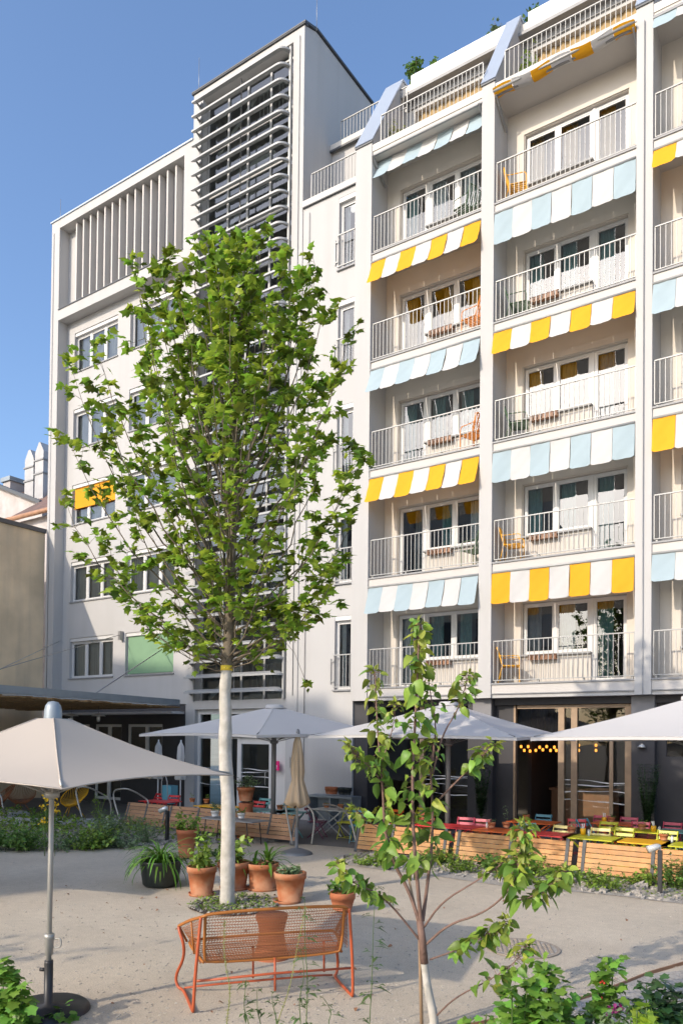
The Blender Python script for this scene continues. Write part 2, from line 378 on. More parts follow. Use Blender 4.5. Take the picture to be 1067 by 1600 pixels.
# balcony rear walls & ceilings
mbm=mb; mb=MB()
for b,(x0,x1) in enumerate(BX):
    for i,r in enumerate(RB):
        fl=r-.06; ce=r+PH-.32
        if b==0: hl=[(-10.39,-7.98,fl+.02,r+1.93)]
        elif b==1: hl=[(-6.88,-4.42,fl+.02,r+1.93)]
        else: hl=[(-3.25,-.8,fl+.02,r+1.93)]
        wall_with_holes(mb,x0,x1,fl,ce+.02,YB,YB+.22,hl)
        px0=hl[0][0]-.22
        wall_with_holes(mb,px0,x1-.002,fl,r+2.12,YB-.035,YB-.002,[(hl[0][0]-.02,hl[0][1]+.02,fl,r+1.95)])
        # wall below windows
        if b==0: mb.box(-9.58,-7.98,YB+.0,YB+.2,fl,r+.66)
        elif b==1: mb.box(-6.88,-5.22,YB+.0,YB+.2,fl,r+.66)
        else: mb.box(-3.25,-1.6,YB+.0,YB+.2,fl,r+.66)
mb.build('balcony_wall','cream',bld)
mbm.build('wall','plaster',bld)
# pillars
for k,(x0,x1) in enumerate(PX):
    p=MB(); p.box(x0,x1,17.12,18.3,3.3 if k else 3.3,18.3); 
    p.prism([(17.12,18.3),(18.7,21.05),(18.95,21.05),(18.95,18.3)],'x',x0,x1)
    o=p.build('pillar','plaster',bld)
    c=MB(); d=Vector((0,1.58,2.75)).normalized(); n=Vector((0,-d.z,d.y))
    for z in (0,):
        a=Vector(((x0+x1)/2,17.12,18.3))+n*.02; bb=Vector(((x0+x1)/2,18.72,21.08))+n*.02
        c.obox((a+bb)/2,(1,0,0),d,n,(x1-x0)/2+.03,(bb-a).length/2,.02)
    c.box(x0-.03,x1+.03,18.70,19.0,21.06,21.11)
    c.build('cap','cap',o)
    t=MB(); t.box(x0-.02,x1+.02,17.09,17.14,18.25,18.285); t.build('drip_edge','trimdark',o)
# trims of the left wing and tower roof edges
t=MB(); t.box(-24.95,-17.61,17.16,21,21.322,21.37); t.build('roof_edge','cap',bld)
t=MB(); t.box(-17.66,-13.15,17.15,17.3,22.76,22.80); t.prism([(17.15,22.78),(17.62,22.93),(17.77,23.0),(20.85,22.98),(20.85,23.04),(17.75,23.06),(17.58,22.99),(17.15,22.84)],'x',-17.66,-13.14); t.build('roof_edge','trimdark',bld)
t=MB(); t.box(-24.44,-18.0,17.17,17.30,17.932,17.965); t.build('loggia_sill','trimdark',bld)
for x,y in ((-17.5,17.3),(-13.0,17.5),(-24.7,17.4)):
    t=MB(); t.tube([(x,y,21 if x<-20 else 22.7),(x,y,22.3 if x<-20 else 24.0)],.008,5); t.build('lightning_rod','cable',bld)
# fins
for k in range(14):
    f=MB(); x=-23.63+.3935*k; f.box(x-.035,x+.035,17.33,17.615,17.97,20.97); f.build('fin','plaster2',bld)
# grey sheet between the fins and the rear wall
f=MB()
for k in range(26): 
    x=-23.6+k*.197; f.box(x,x+.17,17.575,17.617,17.98,20.95)
f.build('loggia_cladding','trimgrey',bld)
# left wing windows
cg=lambda a,b,m_='curt_grey':(a,b,m_)
for i,z in enumerate(WR):
    bl=None
    cur=[cg(-23.9,-23.2),cg(-22.95,-22.4),cg(-22.1,-21.7)] if i<2 else [cg(-23.9,-23.3,'curt_white'),cg(-23.05,-22.6,'curt_white'),cg(-22.25,-21.7,'curt_white')]
    if i==2: bl=(z+.62,z+1.36,'yel')
    window(-24.0,-21.6,z,z+1.46,17.72,[-23.2,-22.4],box=.12,curt=cur,blind=bl,label='window with a half lowered yellow blind' if i==2 else None)
    bl=(z+.08,z+1.36,'greenblind') if i==0 else None
    window(-20.95,-18.6,z,z+1.46,17.72,[-20.17,-19.4],box=.12,curt=[cg(-20.9,-20.3,'curt_grey'),cg(-19.2,-18.7,'curt_white')],blind=bl,label='window covered by a lowered green blind' if i==0 else None)
# narrow french windows with glass/bar guards
for i,z in enumerate(NZ):
    w_=window(-11.95,-11.42,z,z+2.0,17.33,[],box=.12,curt=[cg(-11.9,-11.72,'curt_white'),cg(-11.6,-11.45,'curt_grey')])
    g=MB(); g.box(-11.97,-11.40,17.17,17.2,z+.92,z+.95); g.box(-11.97,-11.40,17.17,17.2,z+.05,z+.075)
    for k in range(6): x=-11.95+k*.105; g.box(x-.006,x+.006,17.18,17.192,z+.075,z+.92)
    for q in (.2,.75): g.box(-12.05,-11.95,17.19,17.21,z+q,z+q+.03)
    g.box(-12.07,-12.04,17.19,17.21,z+.15,z+.85)
    g.build('window_guard','rail',w_)
# dark rooms behind the glazing
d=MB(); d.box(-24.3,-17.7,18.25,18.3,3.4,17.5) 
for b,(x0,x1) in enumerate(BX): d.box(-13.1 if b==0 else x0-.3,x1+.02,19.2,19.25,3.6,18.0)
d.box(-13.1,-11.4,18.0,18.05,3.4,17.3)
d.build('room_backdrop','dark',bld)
# ---- balconies
def railing(x0,x1,y,z0,z1,parent,name='balcony_railing',step=.112,mt='rail'):
    g=MB(); g.box(x0,x1,y,y+.035,z1-.024,z1); g.box(x0,x1,y+.004,y+.03,z0,z0+.018)
    n=round((x1-x0)/step)
    for k in range(n+1):
        x=x0+(x1-x0)*k/n; ww=.013 if k in(0,n) else .0062
        g.box(x-ww,x+ww,y+.008,y+.026,z0+.0181,z1-.0241)
    for k in range(4):
        x=x0+.05+(x1-x0-.1)*k/3; g.box(x-.02,x+.02,y+.03,y+.09,z0-.09,z0+.001)
    return g.build(name,mt,parent)
STY=[['blu','yel','blu','yel','blu'],['yel','blu','yel','blu','yel'],['blu','yel','blu','yel','blu']]   # awning under slab i=1..5
PRO=[[.22,.26,.28,.26,.30],[.06,.06,.14,.05,0],[.12,.12,.16,.2,.2]]
DRP=[[.72,.70,.70,.68,.62],[.76,.76,.58,.78,.3],[.62,.76,.72,.50,.4]]
names={'blu':'pale blue and white','yel':'yellow and white'}
def awning(b,i):
    x0,x1=BX[b]; z=RB[i]+PH-.33 if i<5 else 0
    zt=z; p=PRO[b][i]; dr=DRP[b][i]; y0=17.13 if not (b==0 and i==4) else 17.42
    low=(b==1 and i==4)
    if low: y0=17.0
    par=None; n=7; W=(x1-x0-.02)/n
    a=MB(); a.k=0
    for k in range(n):
        a.k=0 if k%2==0 else 1
        u0=x0+.01+W*k+.004; u1=u0+W-.008; nu=8; nv=9; vs=[];fs=[]
        for jv in range(nv+1):
            v=jv/nv
            for ju in range(nu+1):
                u=ju/nu; x=u0+(u1-u0)*u
                rd=.0
                if jv==nv: rd=.03*(abs(2*u-1)**9)
                bulge=.022*math.sin(PI*v)*math.sin(u*PI*(1+.3*math.sin(k*3+i))+k+b)+.006*math.sin(9*u+14*v+k*2+i)
                if low: y=y0-.06+.30*v; zz=zt+.04-.05*v-.05*math.sin(PI*v)+.03*math.sin(k*2.2+u*3)
                else: y=y0-p*(v**1.3)-bulge; zz=zt-dr*v+rd+ .012*math.sin(k*1.9+b+i)*v
                vs.append((x,y,zz))
        for jv in range(nv):
            for ju in range(nu):
                q=jv*(nu+1)+ju; fs.append((q,q+1,q+nu+2,q+nu+1))
        a.add(vs,fs,True)
    o=a.build('awning',[STY[b][i],'whc'],bld,label=names[STY[b][i]]+' striped awning')
    s=MB(); s.tube([(x0+.01,y0,zt+.015),(x1-.01,y0,zt+.015)],.03,8); s.build('roller','rail',o)
    if low or (b==0 and i==4):
        for x in (x0+.06,x1-.06):
            s=MB(); s.bar((x,17.05,zt-.05),(x,17.75,zt-.5),.035,.05); s.build('arm','trimgrey',o)
    return o
for b,(x0,x1) in enumerate(BX):
    for i,r in enumerate(RB):
        # slab under this balcony
        s=MB(); s.k=0; s.box(x0,x1,17.16,YB+.2,r-.30,r-.10)
        s.k=1; s.box(x0,x1,17.13,YB,r-.098,r-.06); s.k=1; s.box(x0,x1,17.14,17.158,r-.325,r-.302)
        s.build('balcony_slab',['plaster2','trimgrey'],bld)
        railing(x0+.03,x1-.02,17.19,r,r+.96,bld)
        awning(b,i)
        cs=[['curt_white','curt_teal','curt_teal'],['curt_grey','curt_teal','curt_white'],['curt_teal','curt_teal','curt_teal'],['curt_brown','curt_brown','curt_brown'],['curt_teal','curt_white','curt_white']] if b==0 else \
           [['curt_grey','curt_white','curt_teal'],['curt_teal','curt_teal','curt_teal'],['curt_brown','curt_brown','curt_grey'],['curt_teal','curt_teal','curt_teal'],['curt_brown','curt_brown','curt_brown']]
        c3=cs[i]; fl=r-.04; top=r+1.92; ws=r+.67
        def cw(a,b_,m_,side): 
            wd=(b_-a)*.55
            return [(a,a+wd,m_)] if side==0 else [(b_-wd,b_,m_)]
        if b==0:
            opn=(i==1)
            window(-10.38,-9.63,fl,top,YB+.08,[],curt=[(-10.0,-9.66,c3[0])] if opn else cw(-10.33,-9.68,c3[0],0),sill=False)
            window(-9.57,-7.99,ws,top,YB+.08,[-8.76],curt=cw(-9.5,-8.82,c3[1],i%2)+cw(-8.65,-8.05,c3[2],i%2))
            m_=MB(); m_.box(-9.63,-9.57,YB+.06,YB+.2,fl,top); m_.build('window_post','winframe',bld)
        elif b==1:
            window(-6.87,-5.25,ws,top,YB+.08,[-6.09],curt=cw(-6.82,-6.18,c3[0],0)+cw(-6.0,-5.36,c3[1],0))
            window(-5.19,-4.43,fl,top,YB+.08,[],curt=cw(-5.1,-4.48,c3[2],0),sill=False)
            m_=MB(); m_.box(-5.25,-5.19,YB+.06,YB+.2,fl,top); m_.build('window_post','winframe',bld)
        else:
            window(-3.24,-1.62,ws,top,YB+.08,[-2.45],curt=cw(-3.2,-2.5,c3[0],0)+cw(-2.4,-1.7,c3[1],0))
            window(-1.56,-.81,fl,top,YB+.08,[],curt=cw(-1.5,-.85,c3[2],0),sill=False)
# top slab, kerb, terrace railings
for b,(x0,x1) in enumerate(BX):
    r=18.21
    s=MB(); s.k=0; s.box(x0,x1,17.16,20.6,r-.32,r-.20); s.k=1; s.box(x0,x1,17.10,17.158,r-.36,r-.325); s.k=2; s.box(x0,x1,17.14,17.5,r-.198,r-.02)
    s.build('terrace_slab',['plaster2','trimgrey','kerb'],bld)
    railing(x0+.22,x1-.02,17.2,r,r+.74,bld,'terrace_railing')
    # set back upper floor: wall, windows, brown slatted curtain, roof kerb, planters
    u=MB(); u.box(x0,x1,18.95,19.2,r-.2,r+.25); u.box(x0,x1,18.95,19.2,20.2,20.45)
    u.box(x0,x0+.3,18.95,19.2,r+.25,20.2); u.build('upper_wall','plaster',bld)
    c=MB(); curtain(c,x0+.3,x1,19.1,r+.25,20.2,amp=.03,per=.26); c.build('upper_curtain','curt_brown' if b<2 else 'curt_grey',bld)
    k=MB(); k.k=0; k.box(x0,x1,18.6,20.6,20.48,20.56); k.k=1; k.box(x0+.0,x1,18.72,19.0,20.562,20.85); k.box(x0,x1,18.84,19.0,20.852,20.98); k.k=2; k.box(x0,x1,18.9,20.6,20.30,20.478)
    k.build('roof_kerb',['trimgrey','kerb','trimgrey'],bld)
    pl=MB(); pl.prism([(x0+.12,18.98),(x1-.06,18.98),(x1-.06,19.5),(x0+.12,19.5)],'z',20.98,21.36); pl.build('roof_planter','white',bld)
# terraces beside the tower
k=MB(); k.box(-13.19,-11.35,17.18,17.46,17.43,17.6); k.build('terrace_kerb','kerb',bld)
k=MB(); k.box(-13.19,-10.9,18.5,18.8,19.92,20.08); k.build('terrace_kerb','kerb',bld)
k=MB(); k.box(-13.19,-11.35,17.17,17.22,17.40,17.428); k.build('kerb_shadow_gap','trimdark',bld)
k=MB(); k.box(-13.19,-10.9,18.49,18.55,19.86,19.918); k.build('kerb_shadow_gap','trimdark',bld)
railing(-12.95,-11.36,17.26,17.66,18.36,bld,'terrace_railing'); railing(-12.85,-10.6,18.56,20.1,20.72,bld,'terrace_railing')
# ---- stair tower
for k in range(41):
    z=3.64+k*.4635; g=MB(); x0=-17.36; yf=16.86
    tilt=.10 if k>8 else .03
    path=[(x0,yf),(-13.95,yf)]+[(-13.95+.3*math.sin(rad(a)),yf+.3-.3*math.cos(rad(a))) for a in (15,30,45,60,75,90)]+[(-13.65,17.19)]
    # sweep a thin blade profile (width .2 going back)
    wd=.21; vs=[];fs=[]
    n=len(path)
    for j,(x,y) in enumerate(path):
        if j==0: t=Vector((1,0))
        elif j==n-1: t=Vector((0,1))
        else: t=(Vector(path[j+1])-Vector(path[j-1])).normalized()
        nn=Vector((-t.y,t.x))   # inward
        for off,h in ((0,-.02),(wd*.3,-.015),(wd,.085),(wd*.9,.115),(.0,.035)):
            vs.append((x+nn.x*off,y+nn.y*off,z+h))
    for j in range(n-1):
        for q in range(5): fs.append((j*5+q,(j+1)*5+q,(j+1)*5+(q+1)%5,j*5+(q+1)%5))
    fs+= [(4,3,2,1,0),tuple((n-1)*5+q for q in range(5))]
    g.add(vs,fs)
    g.prism([(yf+.02,z+.03),(17.2,z-.12),(17.2,z+.03)],'x',-17.26,-17.24)
    g.build('louvre','louvre',bld)
g=MB()
for x in (-13.66,-17.22): g.box(x-.03,x+.03,17.12,17.2,3.4,22.3)
g.tube([(-15.5,17.1,3.5),(-15.5,17.1,22.2)],.02,6); g.build('louvre_upright','rail',bld)
t=MB()
for x in (-17.15,-16.3,-15.5,-14.6,-13.65): t.box(x-.035,x+.035,17.42,17.5,3.4,22.4)
for i in range(14): z=3.4+1.45*i; t.box(-17.18,-13.62,17.425,17.495,z-.03,z+.03)
t.build('stair_mullions','louvre',bld)
t=MB(); t.add([(-17.18,17.46,3.4),(-13.62,17.46,3.4),(-13.62,17.46,22.4),(-17.18,17.46,22.4)],[(0,1,2,3)]); t.build('stair_glass','glass',bld)
for i in range(7):
    z=3.5+2.9*i
    s=MB(); s.box(-17.38,-13.47,18.6,20.4,z-.1,z+.1); s.box(-15.3,-13.47,17.55,18.6,z-.1,z+.1)
    s.add([(-17.2,17.8,z+.1),(-17.2,18.5,z+.1),(-15.3,18.5,z+1.5),(-15.3,17.8,z+1.5),(-17.2,17.8,z-.1),(-17.2,18.5,z-.1),(-15.3,18.5,z+1.3),(-15.3,17.8,z+1.3)],[(0,1,2,3),(4,7,6,5),(0,3,7,4),(1,5,6,2)])
    s.build('stair_flight','concrete',bld)
    rr=MB(); rr.tube([(-17.1,17.75,z+1.1),(-15.3,17.75,z+2.5)],.02,5)
    for q in range(12): x=-15.2+q*.15; rr.box(x-.008,x+.008,17.62,17.64,z+.1,z+1.0)
    rr.box(-15.2,-13.5,17.61,17.65,z+1.0,z+1.04); rr.build('stair_handrail','rail',bld)
t=MB(); t.box(-17.38,-13.47,20.42,20.48,3.4,22.4); t.build('stair_rear_wall','concrete',bld)
# conduits on plaster
for P in ([(-13.35,17.18,3.5),(-13.35,17.18,22.5)],[(-12.95,17.2,1.0),(-12.95,17.2,17.2)],[(-3.88,17.09,17.9),(-3.88,17.09,3.5),(-3.85,17.0,3.3)],[(-24.75,17.18,.5),(-24.75,17.18,20.9)]):
    t=MB(); t.tube(P,.009,5); t.build('conduit','cable',bld)
# ---- ground floor, left wing
g=MB(); wall_with_holes(g,-24.44,-17.6,0,3.3,17.45,17.6,[(-24.2,-22.6,.9,2.7),(-22.3,-20.9,.1,2.7),(-20.6,-18.9,.9,2.7)]); g.build('ground_floor_wall','anthra',bld)
window(-24.2,-22.6,.9,2.7,17.5,[-23.4],label='ground floor window of the left wing',sill=False); window(-22.3,-20.9,.1,2.7,17.5,[-21.6],sill=False); window(-20.6,-18.9,.9,2.7,17.5,[-19.7],sill=False)
g=MB(); g.box(-24.44,-17.9,16.9,17.449,3.02,3.10); g.build('door_canopy','white',bld)
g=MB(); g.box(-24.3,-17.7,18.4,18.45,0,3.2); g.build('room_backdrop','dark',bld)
# ---- tower entrance
e=MB(); e.k=0
for a,b_ in ((-17.2,-17.1),(-15.95,-15.82),(-15.55,-15.4),(-14.32,-14.2)): e.box(a,b_,17.35,17.45,0,2.25)
e.box(-17.2,-13.6,17.35,17.45,2.25,2.42); e.box(-17.2,-13.6,17.35,17.45,3.0,3.15)
for a in (-17.2,-15.95,-14.32): e.box(a,a+.1,17.352,17.448,2.42,3.0)
e.box(-14.2,-13.6,17.34,17.5,0,2.25); e.box(-15.4,-14.32,17.36,17.44,2.1,2.25); e.box(-15.4,-14.32,17.36,17.44,0,.12)
dr=e.build('entrance_door','winframe',bld)
g=MB()
for a,b_,z0,z1 in ((-17.1,-15.95,.02,2.25),(-15.82,-15.55,.02,2.25),(-15.4,-14.32,.12,2.1),(-17.1,-15.95,2.42,3),(-15.85,-14.32,2.42,3)):
    g=MB(); g.add([(a,17.4,z0),(b_,17.4,z0),(b_,17.4,z1),(a,17.4,z1)],[(0,1,2,3)]); g.build('glass','glasscafe',dr)
def wave_lines(par,x0,x1,y,zs):
    w_=MB()
    for q,z in enumerate(zs):
        n=16; vs=[];fs=[]
        for j in range(n+1):
            x=x0+(x1-x0)*j/n; zz=z+.025*math.sin(x*3.1+q*1.9)+.01*math.sin(x*7+q)
            h=.008+.005*math.sin(x*5+q*2)
            vs+=[(x,y,zz-h),(x,y,zz+h)]
        for j in range(n): fs.append((2*j,2*j+2,2*j+3,2*j+1))
        w_.add(vs,fs)
    return w_.build('wavy_stripe','white',par)
wave_lines(dr,-15.4,-14.32,17.393,(1.36,1.27,1.12,.86)); wave_lines(dr,-17.1,-15.95,17.393,(1.36,1.27,1.12,.86))
h=MB(); h.tube([(-14.42,17.33,.9),(-14.42,17.30,.95),(-14.42,17.30,1.25),(-14.42,17.33,1.3)],.012,6); h.build('handle','alu',dr)
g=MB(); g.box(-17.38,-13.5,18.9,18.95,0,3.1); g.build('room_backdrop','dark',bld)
g=MB(); g.box(-15.9,-13.62,17.26,17.34,2.30,2.36); g.build('door_closer','trimdark',dr)
sg=MB(); sg.box(-14.06,-13.80,17.175,17.196,1.36,1.63); sgo=sg.build('sign','pink',at=Vector((-13.93,17.19,1.36))); tag(sgo,'small square pink sign with a white flower symbol beside the glass entrance door','sign')
s=MB()
for a in range(5):
    t_=rad(90+72*a); c=Vector((-13.93+.05*math.cos(t_),17.172,1.47+.05*math.sin(t_)))
    s.add([c+Vector((.022*math.cos(rad(q)),0,.022*math.sin(rad(q)))) for q in range(0,360,45)],[tuple(range(8))])
s.add([(-13.93+.012*math.cos(rad(q)),17.171,1.47+.012*math.sin(rad(q))) for q in range(0,360,60)],[tuple(range(6))])
s.box(-13.95,-13.91,17.168,17.173,1.525,1.575); s.build('symbol','white',sgo)
it=MB(); it.box(-13.42,-13.28,17.17,17.199,1.45,1.75); it.box(-13.41,-13.29,17.155,17.17,1.66,1.73)
o=it.build('intercom','alu',at=Vector((-13.35,17.19,1.45))); tag(o,'small metal intercom panel on the white wall beside the entrance','intercom')
# ---- café front
YG=17.62
c=MB(); c.k=0
c.box(-11.33,-10.9,17.3,17.9,0,3.3); c.box(-8.05,-7.4,17.4,18.0,0,3.3); c.box(-7.4,-6.95,YG,YG+.3,0,3.3); c.box(-3.7,0.2,YG,YG+.3,0,1.98); c.box(-3.7,-3.5,YG,YG+.3,1.98,2.32); c.box(-3.7,.2,YG,YG+.3,2.32,3.3)
c.box(-11.0,0.2,17.5,18.0,3.14,3.3)
c.k=1; c.box(-7.9,-7.42,17.35,17.399,2.4,3.3); c.box(-4.18,-3.7,17.4,17.95,2.4,3.3); c.k=0; c.box(-4.18,-3.7,17.42,17.95,0,2.4)
c.build('cafe_wall',['anthra','anthra2'],bld)
wf=MB()
for a,b_ in ((-6.95,-6.90),(-5.86,-5.72),(-5.56,-5.42),(-4.36,-4.18),(-9.5,-9.38),(-8.14,-8.05)): wf.box(a,b_,YG-.02,YG+.1,0,3.13)
wf.box(-6.86,-4.36,YG-.015,YG+.09,2.33,2.42); wf.box(-6.86,-4.36,YG-.015,YG+.09,3.05,3.13); wf.box(-9.38,-8.14,YG-.015,YG+.09,2.33,2.42); wf.box(-4.7,-4.62,YG,YG+.08,0,2.33)
wfo=wf.build('cafe_door_frame','woodframe',bld)
g=MB()
for a,b_,z0,z1 in ((-5.42,-4.7,0,2.33),(-4.62,-4.36,0,2.33),(-5.72,-5.56,0,2.33),(-6.86,-4.36,2.42,3.05),(-9.38,-8.14,0,2.33),(-9.38,-8.14,2.42,3.05),(-10.9,-9.5,1.2,3.1),(-3.5,-.5,1.98,2.32)):
    g=MB(); g.add([(a,YG+.04,z0),(b_,YG+.04,z0),(b_,YG+.04,z1),(a,YG+.04,z1)],[(0,1,2,3)]); g.build('glass','glasscafe',wfo)
wave_lines(wfo,-5.42,-4.36,YG+.03,(1.38,1.30,1.14,.92)); wave_lines(wfo,-5.72,-5.56,YG+.03,(1.38,1.30,1.14,.92)); wave_lines(wfo,-9.38,-8.14,YG+.03,(1.38,1.30,1.14,.92))
i_=MB(); i_.box(-11.3,0.2,23,23.1,0,3.3); i_.box(-11.4,-11.3,18,23,0,3.3); i_.box(.2,.3,17.6,23,0,3.3); i_.box(-11.3,.2,18.0,23,3.305,3.4); i_.box(-7.3,-7.2,19.5,23,0,3.3); i_.build('cafe_interior_wall','interior',bld)
i_=MB(); i_.box(-11.3,.2,17.75,23,-.02,.012); i_.build('cafe_floor','paving',bld)
# interior furniture: bar counter and pendant lamps
for (x0,x1,y,n_) in ((-6.9,-5.3,20.2,'long wooden bar counter inside the open café door'),(-5.0,-2.5,21.5,'wooden counter deep inside the café behind the glass panes')):
    k=MB(); k.box(x0,x1,y,y+.6,0,.98); k.box(x0-.05,x1+.05,y-.06,y+.66,.982,1.04); o=k.build('bar_counter','woodint',at=Vector(((x0+x1)/2,y+.3,0))); tag(o,n_,'counter')
bulbs=[YP(px_,py_,19.3+.1*(k_%3)) for k_,(px_,py_) in enumerate([(814,1167),(819,1173),(825,1167),(828,1174),(837,1173),(843,1168),(848,1172),(854,1167),(860,1173),(866,1168),(869,1173),(904,1165),(904,1173),(931,1165),(931,1173)])]
for q,(x,y,z) in enumerate(bulbs):
    t=thing('pendant_lamp','small glowing amber glass pendant lamp hanging in the café','lamp',(x,y,z),'amber pendant lamps inside the café')
    b_=MB(); b_.lathe((x,y,z),[(.0,-.04),(.026,-.036),(.034,0),(.026,.036),(.0,.04)],10); b_.build('shade','bulb',t)
    b_=MB(); b_.tube([(x,y,z+.06),(x,y,3.3)],.005,4); b_.build('cord','black',t)
# wall lamp
w_=MB(); w_.lathe((-3.95,17.36,2.2),[(0,.03),(.05,.03),(.09,-.03),(.0,-.035)],12); w_.box(-3.97,-3.93,17.36,17.42,2.2,2.25); o=w_.build('wall_lamp','lampglass',at=Vector((-3.95,17.4,2.2))); tag(o,'small round wall lamp on the dark column beside the café doors','lamp')
# balcony chairs
def chair_proto(mt,label):
    t=thing('balcony_chair',label,'chair',(0,0,0),'metal chairs on the balconies')
    s=MB()
    for k in range(7): y=-.2+k*.066; s.box(-.2,.2,y-.02,y+.02,.42,.435)
    s.build('seat',mt,t)
    s=MB()
    for k in range(6): y=-.19+k*.076; s.bar((-.2,y,.44),(-.33,y,.86),.04,.012,(0,1,0))
    s.tube([(-.325,-.21,.86),(-.335,0,.88),(-.325,.21,.86)],.014,6); s.build('backrest',mt,t)
    s=MB()
    for y in (-.235,.235):
        s.tube(smooth([(.2,y,0),(.2,y,.44),(.2,y,.64),(.1,y,.66),(-.24,y,.64),(-.3,y,.7)],2),.012,6)
        s.tube([(-.3,y,0),(-.2,y,.43),(-.33,y,.86)],.012,6); s.tube([(-.2,y,.42),(.2,y,.42)],.012,6)
    s.build('frame',mt,t); return t
protos={}
def put_chair(mt,loc,rz,label):
    if mt not in protos:
        protos[mt]=chair_proto(mt,label); o=protos[mt]; o.location=loc; o.rotation_euler=(0,0,rz); return
    dup(protos[mt],loc,rz,label)
fln={0:'first',1:'second',2:'third',3:'fourth',4:'fifth'}
for b,i,mt,cn,x,rz in ((1,0,'c_gold','yellow',-7.0,.35),(1,1,'c_gold','yellow',-6.95,.2),(1,4,'c_gold','yellow',-6.9,.3),(1,2,'c_green','dark green',-6.85,.3),(1,3,'c_green','dark green',-6.85,.2),(0,1,'c_green','dark green',-8.0,2.9),(0,2,'c_amber','orange',-8.05,2.8),(0,3,'c_amber','orange',-8.05,3.0),(0,4,'c_green','dark green',-8.3,2.9)):
    put_chair(mt,(x,17.56,RB[i]-.055),rz,f'{cn} slatted chair on the {fln[i]} balcony up, {"left" if b==0 else "middle"} bay')
# flower boxes on the balcony sills
fb=None
for b,i in ((1,0),(1,1),(1,2),(1,3),(0,0),(0,1),(0,2),(0,3)):
    x=-6.32 if b==1 else -9.1; lab=f'empty brown flower box on the {fln[i]} balcony up, {"left" if b==0 else "middle"} bay'
    if fb is None:
        k=MB(); 
        for q in range(7): k.box(-.34+q*.1,-.27+q*.1,-.13,-.11,0,.11)
        k.box(-.35,.35,-.108,.0,0,.02); k.box(-.35,.35,-.12,-.10,.1,.125); k.box(-.33,.33,-.09,-.0,.02,.09)
        fb=k.build('flower_box','woodint'); fb.location=(x,YB-.04,RB[i]+.52); tag(fb,lab,'flower box','flower boxes under the balcony windows')
    else:
        o=fb.copy(); COL.objects.link(o); o.location=(x,YB-.04,RB[i]+.52); o['label']=lab
# ================================================================== GROUND
def sheet(name,poly,z,mt,kind='structure'):
    mb=MB(); mb.add([(x,y,z) for x,y in poly],[tuple(range(len(poly)))]); o=mb.build(name,mt); o['kind']=kind; return o
sheet('ground',[(-900,-900),(900,-900),(900,900),(-900,900)],0,'ground')
def smp(poly,it=2): return [(p.x,p.y) for p in smooth([Vector((x,y,0)) for x,y in poly],it,True)]
sheet('terrace_paving',[(-26,13.25),(-10.6,13.25),(-10.2,13.3),(-8.7,13.5),(-8.5,13.3),(2,13.3),(2,17.7),(-26,17.7)],.004,'paving')
sheet('patio_paving',[(-26,12.0),(-17.5,12.0),(-16.2,13.24),(-26,13.24)],.004,'paving')
gb=sheet('gravel_bed',smp([(-8.5,11.9),(-7.6,11.55),(-6,11.6),(-4.5,11.4),(-3.2,11.8),(-2,11.7),(.5,12.2),(.5,13.28),(-8.4,13.28)],2),.008,'gravel')
lb=sheet('planting_bed',smp([(-22,9.2),(-16,8.6),(-13.7,8.9),(-12.5,10.9),(-11.6,12.3),(-10.6,12.9),(-11,13.2),(-16,13.2),(-17.2,12.2),(-22,12)],2),.012,'gravel')
fb_=sheet('front_bed',[(-1.75,8.0),(-1.98,7.1),(-2.28,6.25),(-2.9,5.2),(-4.5,3.8),(-7.5,2.6),(-7.5,-2),(3,-2),(3,9),(-1,9)],.008,'gravel')
e=MB(); pts=[(-1.45,8.8),(-1.75,8.0),(-1.98,7.1),(-2.28,6.25),(-2.9,5.2),(-4.5,3.8),(-7.5,2.6)]
for a,b in zip(pts,pts[1:]): e.bar((*a,.012),(*b,.012),.012,.04)
o=e.build('bed_edging','woodint',at=Vector((-2,7,0))); tag(o,'rusty grey steel edging strip between the path and the front planting bed','edging')
# concrete kerb on the left with patio behind
k=MB(); P=[(-24,11.2),(-19.5,11.35),(-17.6,11.7),(-16.5,12.5),(-15.7,13.1)]
for a,b in zip(P,P[1:]): k.bar((*a,.09),(*b,.09),.18,.18)
o=k.build('concrete_kerb','kerbstone',at=Vector((-18,12,0))); tag(o,'pale concrete kerb curving between the left planting bed and the patio','kerb')
k=MB(); k.box(-21.5,-18.8,12.05,12.6,.0,.22); o=k.build('concrete_step','kerbstone',at=Vector((-20,12.3,0))); tag(o,'low pale concrete step at the edge of the left patio','step')
# tree pit and manhole
def disc(name,c,rx,ry,z,mt,n=28,jit=.05):
    mb=MB(); mb.add([(c[0]+rx*math.cos(2*PI*i/n)*(1+R.uniform(-jit,jit)),c[1]+ry*math.sin(2*PI*i/n)*(1+R.uniform(-jit,jit)),z) for i in range(n)],[tuple(range(n))]); return mb
o=disc('x',(-7.1,7.9),.62,.62,.012,'soil').build('tree_pit','soil'); o['kind']='structure'
st=MB()
for _ in range(420):
    a=R.uniform(0,2*PI); r=.6*math.sqrt(R.random()); x=-7.1+r*math.cos(a); y=7.9+r*math.sin(a); s=R.uniform(.008,.022)
    st.obox((x,y,.015+s*.4),(R.random(),R.random(),R.random()*.3),(R.random()-.5,R.random(),.1),(0,.1,1),s,s*.8,s*.5)
o=st.build('tree_pit_stones','gravel'); o['kind']='stuff'
mh=MB(); mh.k=0; mh.lathe((-3.1,8.17,0),[(.40,.004),(.40,.014),(.36,.014)],36,False)
mh.k=1; mh.add([(-3.1+.36*math.cos(2*PI*i/36),8.17+.36*math.sin(2*PI*i/36),.0125) for i in range(36)],[tuple(range(36))])
